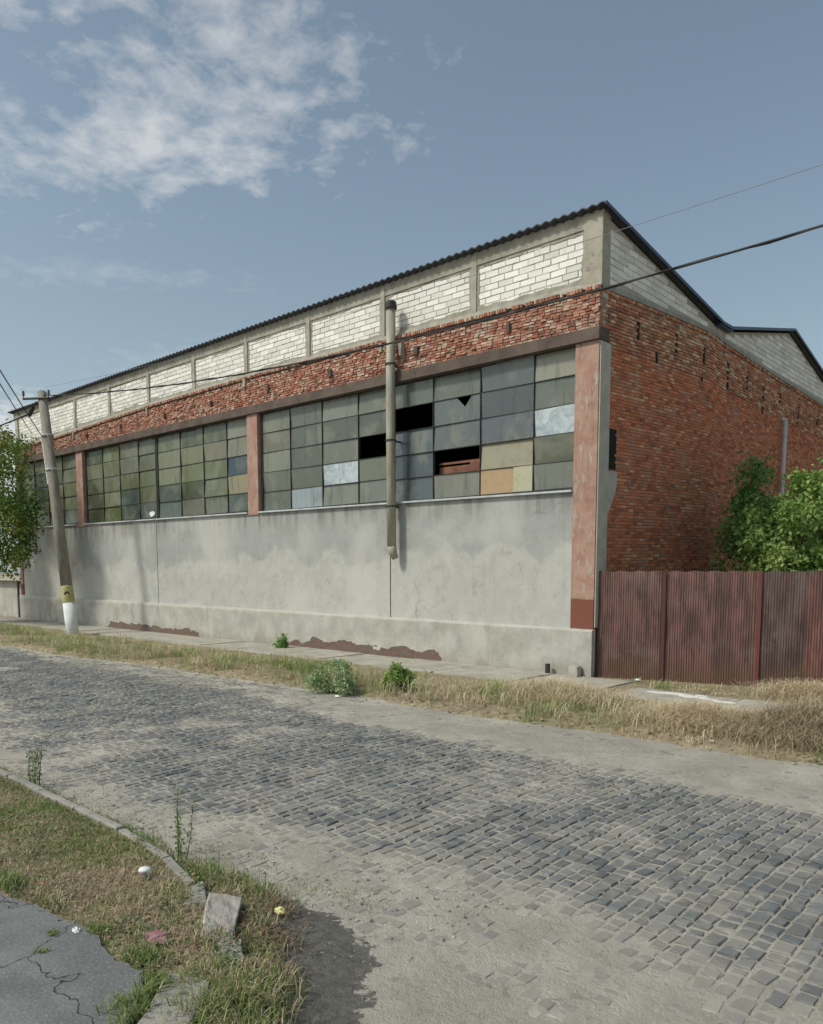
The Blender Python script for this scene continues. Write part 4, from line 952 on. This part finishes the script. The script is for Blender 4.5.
tree('shrub', 'bright yellow green bushy shrub behind the fence at the right edge', 'shrub', (-5.6, 20.6, 0), 5,
     clumps(60, (0, 0, 3.0), (1.6, 1.2, 2.4), .2, .5, 41, .5)+[((-.35, 0, 4.75), .25), ((.2, .1, 4.5), .3), ((1.2, 0, 3.6), .5)], 1.6, .08, 17000, .13, BRIGHT, 43)
bt = MB(); bt.tube([(-8.1, 22.6, 4.2), (-7.75, 22.7, 5.1), (-7.5, 22.8, 5.6), (-7.3, 22.8, 6.0)], [.03, .022, .015, .008], 5)
tag(bt.build('dead_twig', MAT['bark']), 'bare dark twig sticking up above the dark green shrub', 'twig')

def bush(name, label, cat, loc, r3, n, size, pal, seed, group=None):
    t = thing(name, label, cat, loc, 0, group)
    cl = clumps(16, (0, 0, r3[2]*.75), r3, r3[0]*.18, r3[0]*.4, seed)
    V, C = leaves([c for c, a in cl], [a for c, a in cl], n, size, pal, seed); V[:, :, 2] = np.maximum(V[:, :, 2], .01)
    np_mesh('foliage', V, 4, [(0, 1, 2, 3)], C, MAT['leaf'], t)
    st_ = MB()
    for c, a in cl: st_.tube([(random.uniform(-.05, .05), random.uniform(-.05, .05), -.05), c], [.008, .004], 5)
    st_.build('stem', MAT['bark'], t); return t
WEED = [(.32, .41, .20), (.25, .34, .15), (.38, .46, .26)]
bush('weed_bush', 'round grey green weed bush on the road edge before the concrete wall', 'bush', (-11.85, 10.6, 0), (.50, .42, .42), 3000, .06, WEED, 51)
bush('weed_bush', 'spiky bright green weed just right of the round bush', 'bush', (-10.75, 11.3, 0), (.36, .34, .34), 1500, .09, BRIGHT, 52)
bush('weed_bush', 'low green weed growing from the broken plinth left of the round bush', 'bush', (-19.6, 15.3, 0), (.25, .2, .34), 500, .10, DARK, 53)

# ---- grass blades
def blades(name, P, H, Wd, lean, C, z, kind='stuff', parent=None, label=None, cat=None, seed=1):
    r_ = np.random.default_rng(seed); n = len(P)
    th = r_.uniform(0, 2*np.pi, n); d = np.stack([np.cos(th), np.sin(th), 0*th], 1); s = np.stack([-np.sin(th), np.cos(th), 0*th], 1)
    b0 = np.stack([P[:, 0], P[:, 1], z], 1); h = H[:, None]; w = Wd[:, None]; l = lean[:, None]; upv = np.array([0, 0, 1.])
    ln = np.minimum(l, 1.3)
    p1 = b0 + d*h*.16*ln + upv*h*(.42-.03*ln); p2 = b0 + d*h*.50*ln + upv*h*np.maximum(.2, .78-.20*ln); tip = b0 + d*h*.92*ln + upv*h*np.maximum(.08, 1-.50*ln)
    V = np.stack([b0-s*w/2, b0+s*w/2, p1+s*w*.5, p1-s*w*.5, p2+s*w*.34, p2-s*w*.34, tip], 1)
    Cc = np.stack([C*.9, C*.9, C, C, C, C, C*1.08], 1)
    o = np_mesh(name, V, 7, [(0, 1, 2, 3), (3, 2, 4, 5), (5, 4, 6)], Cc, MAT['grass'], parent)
    if kind: tag(o, label, cat, kind=kind)
    return o
DRY = np.array([(.56, .48, .32), (.46, .37, .24), (.64, .57, .42), (.36, .27, .18), (.50, .40, .27)])
GRN = np.array([(.20, .26, .09), (.25, .31, .11), (.15, .21, .07), (.32, .36, .15)])
def gcol(P, green, r_):
    n = len(P); g = r_.random(n) < green; return np.where(g[:, None], GRN[r_.integers(0, 4, n)], DRY[r_.integers(0, 5, n)])*r_.uniform(.7, 1.2, (n, 1))
# near plot
r_ = np.random.default_rng(61); n = 70000
P = np.stack([-3.6 - 11*r_.random(n)**1.5, r_.uniform(1.98, 3.5, n)], 1)
gr = sstep(.45, .62, fbm(P[:, 0], P[:, 1], 1.1, 3, 17))
gr = np.clip(gr*.75 + .22*sstep(-6, -8, P[:, 0]) + .05, 0, 1)*(1-.55*sstep(2.9, 2.3, P[:, 1])*(P[:, 0] < -4.4))
e_near = kerb_y(P[:, 0])-.13
den = fbm(P[:, 0], P[:, 1], 2.6, 3, 33)
k = (P[:, 1] < e_near) & (P[:, 1] > 2.1 + .14*(vn(P[:, 0], P[:, 1], 2.3)) - .0) & (r_.random(n) < .25+1.25*den) & ~((P[:, 0] > -4.15) & (P[:, 1] < 2.42))
k &= ~((abs(P[:, 0]+4.5) < .3) & (abs(P[:, 1]-2.95+.7*(P[:, 0]+4.5)*.8) < .13))
P = P[k]; gr = gr[k]; n = len(P)
blades('lawn_grass', P, r_.uniform(.03, .085, n)*(1+.5*(den[k]-.5)), r_.uniform(.003, .006, n), r_.uniform(.3, 1.5, n), gcol(P, gr, r_), plot_z(P[:, 0], P[:, 1])-.005, label='patchy dry and green grass on the near plot', cat='grass', seed=2)
# green tufts along kerb edges, gutter and slab joints
def tuft_pts(cx, cy, sx_, sy_, n, r_): return np.stack([r_.normal(cx, sx_, n), r_.normal(cy, sy_, n)], 1)
segs = []; HH = []; GG = []; ZZ = []
def tufts(cx, cy, sx_, sy_, n, h, g, z=.09):
    p = tuft_pts(cx, cy, sx_, sy_, n, r_); segs.append(p); HH.append(r_.uniform(.5, 1.15, n)*h); GG.append(np.full(n, g)); ZZ.append(np.full(n, z))
for x_ in np.arange(-12, -5.1, .11):
    tufts(x_, float(kerb_y(x_))+.07+random.uniform(-.03, .05), .06, .05, random.randint(15, 90), random.uniform(.05, .13), .7, 0); tufts(x_, float(kerb_y(x_))-.12, .06, .03, random.randint(5, 60), random.uniform(.03, .07), random.choice((.2, .5, .8)), .09)
for x_ in np.arange(-5.3, -3.4, .06):
    yk = float(kerb_y(x_)); tufts(x_+.1, yk+.16+random.uniform(-.06, .1), .06, .07, random.randint(50, 110), random.uniform(.08, .17), random.choice((.8, .5, .15)), .0)
tufts(-5.35, 3.42, .22, .09, 800, .14, .85, .0); tufts(-4.85, 3.45, .2, .10, 700, .12, .7, 0); tufts(-3.9, 2.45, .07, .12, 350, .13, .8, .06)
tufts(-3.55, 2.35, .13, .16, 1100, .2, .75, .03); tufts(-3.25, 2.2, .12, .12, 700, .2, .6, .0); tufts(-3.68, 2.55, .12, .1, 500, .16, .4, .04)
tufts(-4.05, 2.2, .04, .04, 120, .11, .95, .09); tufts(-3.95, 2.06, .03, .10, 260, .12, .95, .09); tufts(-3.8, 1.93, .03, .06, 160, .12, .95, .09); tufts(-4.35, 2.3, .07, .035, 180, .10, .95, .09); tufts(-4.95, 2.28, .05, .03, 150, .08, .95, .09)
tufts(-6.25, 2.2, .10, .05, 330, .11, .85, .09); tufts(-5.0, 2.9, .15, .09, 260, .12, .6, .09); tufts(-4.3, 2.72, .09, .07, 260, .12, .3, .08)
tufts(-5.1, 2.05, .03, .02, 60, .05, .95, .1); tufts(-4.9, 1.9, .02, .02, 50, .05, .95, .1); tufts(-5.6, 2.25, .12, .05, 160, .08, .5, .09)
for cx, cy in ((-9.9, 3.75), (-9.2, 3.75), (-8.3, 3.8), (-7.6, 3.8), (-6.6, 3.75), (-5.9, 3.8), (-4.6, 3.85), (-4.2, 3.95), (-5.5, 3.95)): tufts(cx, cy, .2, .08, 90, .05, .6, 0)
P = np.concatenate(segs); n = len(P); H_ = np.concatenate(HH)
blades('gutter_weeds', P, H_, r_.uniform(.004, .008, n), r_.uniform(.2, 1.1, n), gcol(P, np.concatenate(GG), r_), np.concatenate(ZZ)-.01, label='green and dry weeds along the kerb and slab joints', cat='weeds', seed=3)
# dead litter heaps in the gutter
r2 = np.random.default_rng(77); P = np.concatenate([tuft_pts(-4.25, 3.08, .2, .08, 500, r2), tuft_pts(-3.75, 2.70, .13, .10, 700, r2), tuft_pts(-4.5, 3.40, .16, .07, 250, r2)])
n = len(P); DED = np.array([(.26, .19, .13), (.20, .14, .095), (.34, .26, .17)])
blades('dead_stalks', P, r2.uniform(.03, .09, n), r2.uniform(.004, .010, n), r2.uniform(1.0, 1.6, n), DED[r2.integers(0, 3, n)], np.full(n, .01)+r2.uniform(0, .025, n), label='brown dead stalks and leaves in the near gutter', cat='dead stalks', seed=4)

# far verge: tall dry grass with green stands
r_ = np.random.default_rng(62); n = 170000
nc = 9000; Cn = np.stack([2.5 - 46*r_.random(nc)**1.25, r_.uniform(9.6, 16.3, nc)], 1); ci = r_.integers(0, nc, n)
chh = r_.uniform(.35, 1.35, nc)[ci]; cgr = r_.random(nc)[ci]; ctn = r_.uniform(.75, 1.2, (nc, 1))[ci]; cdr = r_.integers(0, 5, nc)[ci]
P = Cn[ci] + r_.normal(0, .055, (n, 2))*np.array([1.3, 1])
ed = road_edge_y(P[:, 0]); t = P[:, 1]-ed
wd = np.where(P[:, 0] < -14, 3.5, 3.3) + .9*(fbm(P[:, 0], 0*P[:, 0], .5, 3, 3)-.5)
den = fbm(P[:, 0], P[:, 1], .9, 3, 44)
k = (t > .08) & ((t < wd) | ((P[:, 0] > -9.2) & (P[:, 1] > 15.3) & (P[:, 1] < 16.6+.15*(P[:, 0]+9)) & (r_.random(n) < .6)) | (r_.random(n) < .03)) & (r_.random(n) < 2.3*(den-.34))
onpath = (P[:, 1] > 13.75) & (P[:, 1] < 15.2) & (P[:, 0] > -7.2); k &= ~(onpath & (r_.random(n) < .93))
P = P[k]; t = t[k]; n = len(P); chh = chh[k]; cgr = cgr[k]; ctn = ctn[k]; cdr = cdr[k]
gr = np.clip(.22 + .95*sstep(.48, .58, fbm(P[:, 0], P[:, 1], .8, 3, 91)) - .25*sstep(-6, -4, P[:, 0]) + .30*sstep(-12, -20, P[:, 0]), 0, .85)
H_ = r_.uniform(.12, .42, n)*sstep(0, .5, t)*(.1+1.8*fbm(P[:, 0], P[:, 1], 1.1, 3, 12)) + .04
H_ = np.where(P[:, 1] > 13, H_*.55, H_)
vc = np.where((cgr < gr)[:, None], GRN[r_.integers(0, 4, n)], np.where((r_.random(n) < .6)[:, None], DRY[cdr], DRY[r_.integers(0, 5, n)]))*ctn*r_.uniform(.85, 1.15, (n, 1))
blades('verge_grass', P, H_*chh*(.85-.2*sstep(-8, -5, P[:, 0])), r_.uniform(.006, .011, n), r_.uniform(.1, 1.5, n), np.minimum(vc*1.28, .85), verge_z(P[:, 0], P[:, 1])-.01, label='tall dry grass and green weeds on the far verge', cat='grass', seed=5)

def scatter(name, P, z, size, pal, label, cat, seed, flat=.8):
    r3 = np.random.default_rng(seed); n = len(P)
    a = r3.normal(size=(n, 3))*np.array([1, 1, 1-flat]); a /= np.linalg.norm(a, axis=1)[:, None]; nn3 = np.array([0, 0, 1.])+r3.normal(0, .35, (n, 3)); b = np.cross(nn3, a); b /= np.linalg.norm(b, axis=1)[:, None]
    sz = size*r3.uniform(.5, 1.4, n)[:, None]; p = np.stack([P[:, 0], P[:, 1], z+r3.uniform(.004, .02, n)], 1)
    V = np.stack([p, p+a*sz*.5+b*sz*.33, p+a*sz, p+a*sz*.5-b*sz*.33], 1); pal = np.array(pal)
    C = np.repeat((pal[r3.integers(0, len(pal), n)]*r3.uniform(.7, 1.3, (n, 1)))[:, None, :], 4, 1)
    tag(np_mesh(name, V, 4, [(0, 1, 2, 3)], C, MAT['leaf']), label, cat, kind='stuff')
r4 = np.random.default_rng(5)
P = np.stack([-3.5-6*r4.random(9000)**1.3, r4.uniform(2.0, 3.5, 9000)], 1); k = (P[:, 1] < kerb_y(P[:, 0])+.02) & (fbm(P[:, 0], P[:, 1], 1.7, 3, 70) > .5) & (P[:, 1] > 2.15); P = P[k]
scatter('clover', P, plot_z(P[:, 0], P[:, 1])+.01, .032, [(.14, .22, .07), (.19, .27, .09), (.12, .18, .06)], 'low broad leaved clover in patches on the near plot', 'clover', 6, .6)
P = np.concatenate([np.stack([-3.3-6.5*r4.random(2600)**1.3, r4.uniform(2.0, 3.4, 2600)], 1), tuft_pts(-4.3, 3.05, .25, .1, 60, r4)]); P = P[(P[:, 1] < kerb_y(P[:, 0])+.12) & (P[:, 0] < -3.6)]

zl = np.where(P[:, 1] < kerb_y(P[:, 0]), plot_z(P[:, 0], P[:, 1])+.01, .004)
scatter('fallen_leaves', P, zl, .035, [(.30, .20, .11), (.42, .30, .17), (.22, .14, .08), (.48, .38, .24)], 'brown fallen leaves scattered on the near plot and gutter', 'leaves', 7)
P = np.stack([2-30*r4.random(7000)**1.2, r4.uniform(9.6, 13, 7000)], 1); e_ = P[:, 1]-road_edge_y(P[:, 0]); k = (e_ > -.12) & (e_ < 2.6*r4.random(7000)); P = P[k]
scatter('verge_litter', P, verge_z(P[:, 0], P[:, 1])+.01, .07, [(.20, .26, .10), (.40, .30, .18), (.50, .42, .28), (.25, .18, .11)], 'broad leaves and dead leaves at the front edge of the far verge', 'leaves', 8, .5)

def hay(label, cx, cy, sx_, sy_, h, n, seed):
    r3 = np.random.default_rng(seed); p = tuft_pts(0, 0, sx_, sy_, n, r3); hh = h*np.exp(-(p[:, 0]/sx_)**2*.5-(p[:, 1]/sy_)**2*.5)
    z = hh*r3.random(n)
    o = blades('hay_heap', p, r3.uniform(.2, .5, n), r3.uniform(.004, .008, n), r3.uniform(.7, 1.7, n), np.minimum(DRY[r3.integers(0, 5, n)]*(1.35 if 'pale' in label or 'straw' in label else 1.0)*r3.uniform(.75, 1.15, (n, 1)), .85), z, kind=None, seed=seed)
    o.location = (cx, cy, .05); return tag(o, label, 'hay heap', 'heaps of mown dry grass')
hay('big brown heap of mown hay at the right edge of the verge', -3.15, 11.75, .62, .30, .50, 9000, 81)
hay('low straw coloured heap of hay left of the big brown heap', -4.75, 11.9, .55, .32, .24, 4500, 82)
hay('thin pale hay scatter at the foot of the fence by its right end', -4.3, 15.9, .5, .25, .22, 2200, 83)
hay('tuft of pale dry grass in front of the factory corner', -7.9, 12.6, .7, .5, .22, 4000, 84)

# tall thin weeds at the near kerb
def tall_weed(label, loc, h, n, seed, spread=.1):
    t = thing('tall_weed', label, 'weed', loc, 0, 'tall weeds at the kerb'); r3 = random.Random(seed); cl = []
    for q in range(n):
        a = MB(); bx = (r3.gauss(0, spread), r3.gauss(0, spread*.5)); tp_ = (bx[0]+r3.uniform(-.08, .08), bx[1]+r3.uniform(-.08, .08), h*r3.uniform(.6, 1.05))
        a.tube([(bx[0]*.6, bx[1]*.6, 0), ((bx[0]+tp_[0])/2, (bx[1]+tp_[1])/2, tp_[2]*.55), tp_], [.005, .0035, .0015], 5, (.12, .17, .06)); a.build('stalk', MAT['grass'], t)
        for z_ in np.linspace(.06, tp_[2], int(10+h*14)):
            f = z_/tp_[2]; cl.append(((bx[0]*.6*(1-f)+tp_[0]*f, bx[1]*.6*(1-f)+tp_[1]*f, z_), .03))
    V, C = leaves([c for c, a in cl], [a for c, a in cl], len(cl)*3, .028, [(.16, .22, .09), (.20, .27, .12)], seed)
    np_mesh('leaves', V, 4, [(0, 1, 2, 3)], C, MAT['leaf'], t)
tall_weed('leafy upright weed at the left end of the near kerb', (-9.15, 3.58, 0), .58, 7, 91, .13)
tall_weed('thin spindly weed at the bend of the near kerb', (-5.95, 3.52, 0), .62, 5, 92, .11)

# loose stones and litter
stn = MB()
def pebble(mb, x_, y_, z_, r_, c):
    vs = []; 
    for a in ((1, 0, 0), (-1, 0, 0), (0, 1, 0), (0, -1, 0), (0, 0, 1), (0, 0, -1), (.7, .7, .3), (-.7, .7, .3), (.7, -.7, .3), (-.7, -.7, .3)):
        k_ = random.uniform(.7, 1.2); vs.append((x_+a[0]*r_*k_, y_+a[1]*r_*k_, z_+a[2]*r_*k_*.6))
    mb.add(vs, [(4, 0, 6), (4, 6, 2), (4, 2, 7), (4, 7, 1), (4, 1, 9), (4, 9, 3), (4, 3, 8), (4, 8, 0), (0, 5, 2, 6), (2, 5, 1, 7), (1, 5, 3, 9), (3, 5, 0, 8)], c)
for i in range(900):
    if i < 620: x_ = -3.2-7*random.random()**1.4; y_ = float(kerb_y(x_))+abs(random.gauss(.28, .28))+.05 if x_ < -5 else random.uniform(3.2, 4.6)
    else: x_ = random.uniform(-16, 0); y_ = float(road_edge_y(x_))-abs(random.gauss(0, .25))+.15
    g_ = random.uniform(.16, .42); pebble(stn, x_, y_, random.uniform(-.005, .012)+float(road_crown(x_, y_)), random.choice((.006, .008, .012, .017)), (g_, g_*.95, g_*.86))
tag(stn.build('gravel', MAT['panel']), 'loose gravel and rubble along the road edges', 'gravel', kind='stuff')

cup = thing('mushroom', 'small white mushroom like cap standing in the dry grass plot', 'mushroom', (-5.50, 2.93, .085))
b = MB(); b.tube([(0, 0, 0), (0, 0, .06), (0, 0, .095)], [.022, .018, .02], 10); b.build('stem', MAT['kerb_pale'], cup, smooth=True)
b = MB(); b.tube([(0, 0, .08), (0, 0, .088), (0, 0, .105), (0, 0, .115)], [.03, .052, .042, .012], 14); b.build('cap', MAT['plastic_white'], cup, smooth=True)
def crumple(name, mat, loc, sx_, sy_, sz_, label, cat, seed):
    r3 = random.Random(seed); n = 7; V = []; F = []
    for i in range(n):
        for j in range(n):
            u, v = i/(n-1)-.5, j/(n-1)-.5; e = max(abs(u), abs(v))*2; ra = 1-.25*abs(u*v)*4
            V.append((u*sx_*ra+r3.uniform(-.08, .08)*sx_, v*sy_*ra+r3.uniform(-.08, .08)*sy_, (sz_*(1-e**2)*r3.uniform(.5, 1.1) if e < 1 else 0)))
    for i in range(n-1):
        for j in range(n-1): a = i*n+j; F.append((a, a+n, a+n+1, a+1))
    mb = MB(); mb.add(V, F); o = mb.build(name, mat); o.location = loc; md = o.modifiers.new('t', 'SOLIDIFY'); md.thickness = .003
    return tag(o, label, cat)
crumple('rag', MAT['cloth_pink'], (-4.55, 2.50, .10), .20, .15, .035, 'faded pink rag lying in the dry grass', 'rag', 4)
crumple('litter', MAT['plastic_white'], (-5.02, 2.17, .105), .07, .05, .03, 'small white scrap of litter at the footpath edge', 'litter', 5)
crumple('litter', MAT['plastic_yellow'], (-4.36, 3.36, .045), .10, .07, .035, 'yellow scrap of litter at the gutter beside the dark patch', 'litter', 6)
crumple('litter', MAT['plastic_white'], (-4.95, 2.85, .10), .05, .04, .03, 'tiny white scrap of litter beside the tilted kerbstone', 'litter', 7)
crumple('litter', MAT['tile_red'], (-6.0, 2.36, .10), .08, .05, .03, 'small red scrap of litter in the grass by the footpath', 'litter', 8)
crumple('litter', MAT['plastic_white'], (-7.9, 16.2, .06), .16, .1, .05, 'white scrap of litter on the ground before the left fence panel', 'litter', 9)
crumple('litter', MAT['plastic_white'], (-11.35, 10.25, .03), .13, .08, .04, 'white scrap of litter on the road edge right of the round bush', 'litter', 10)
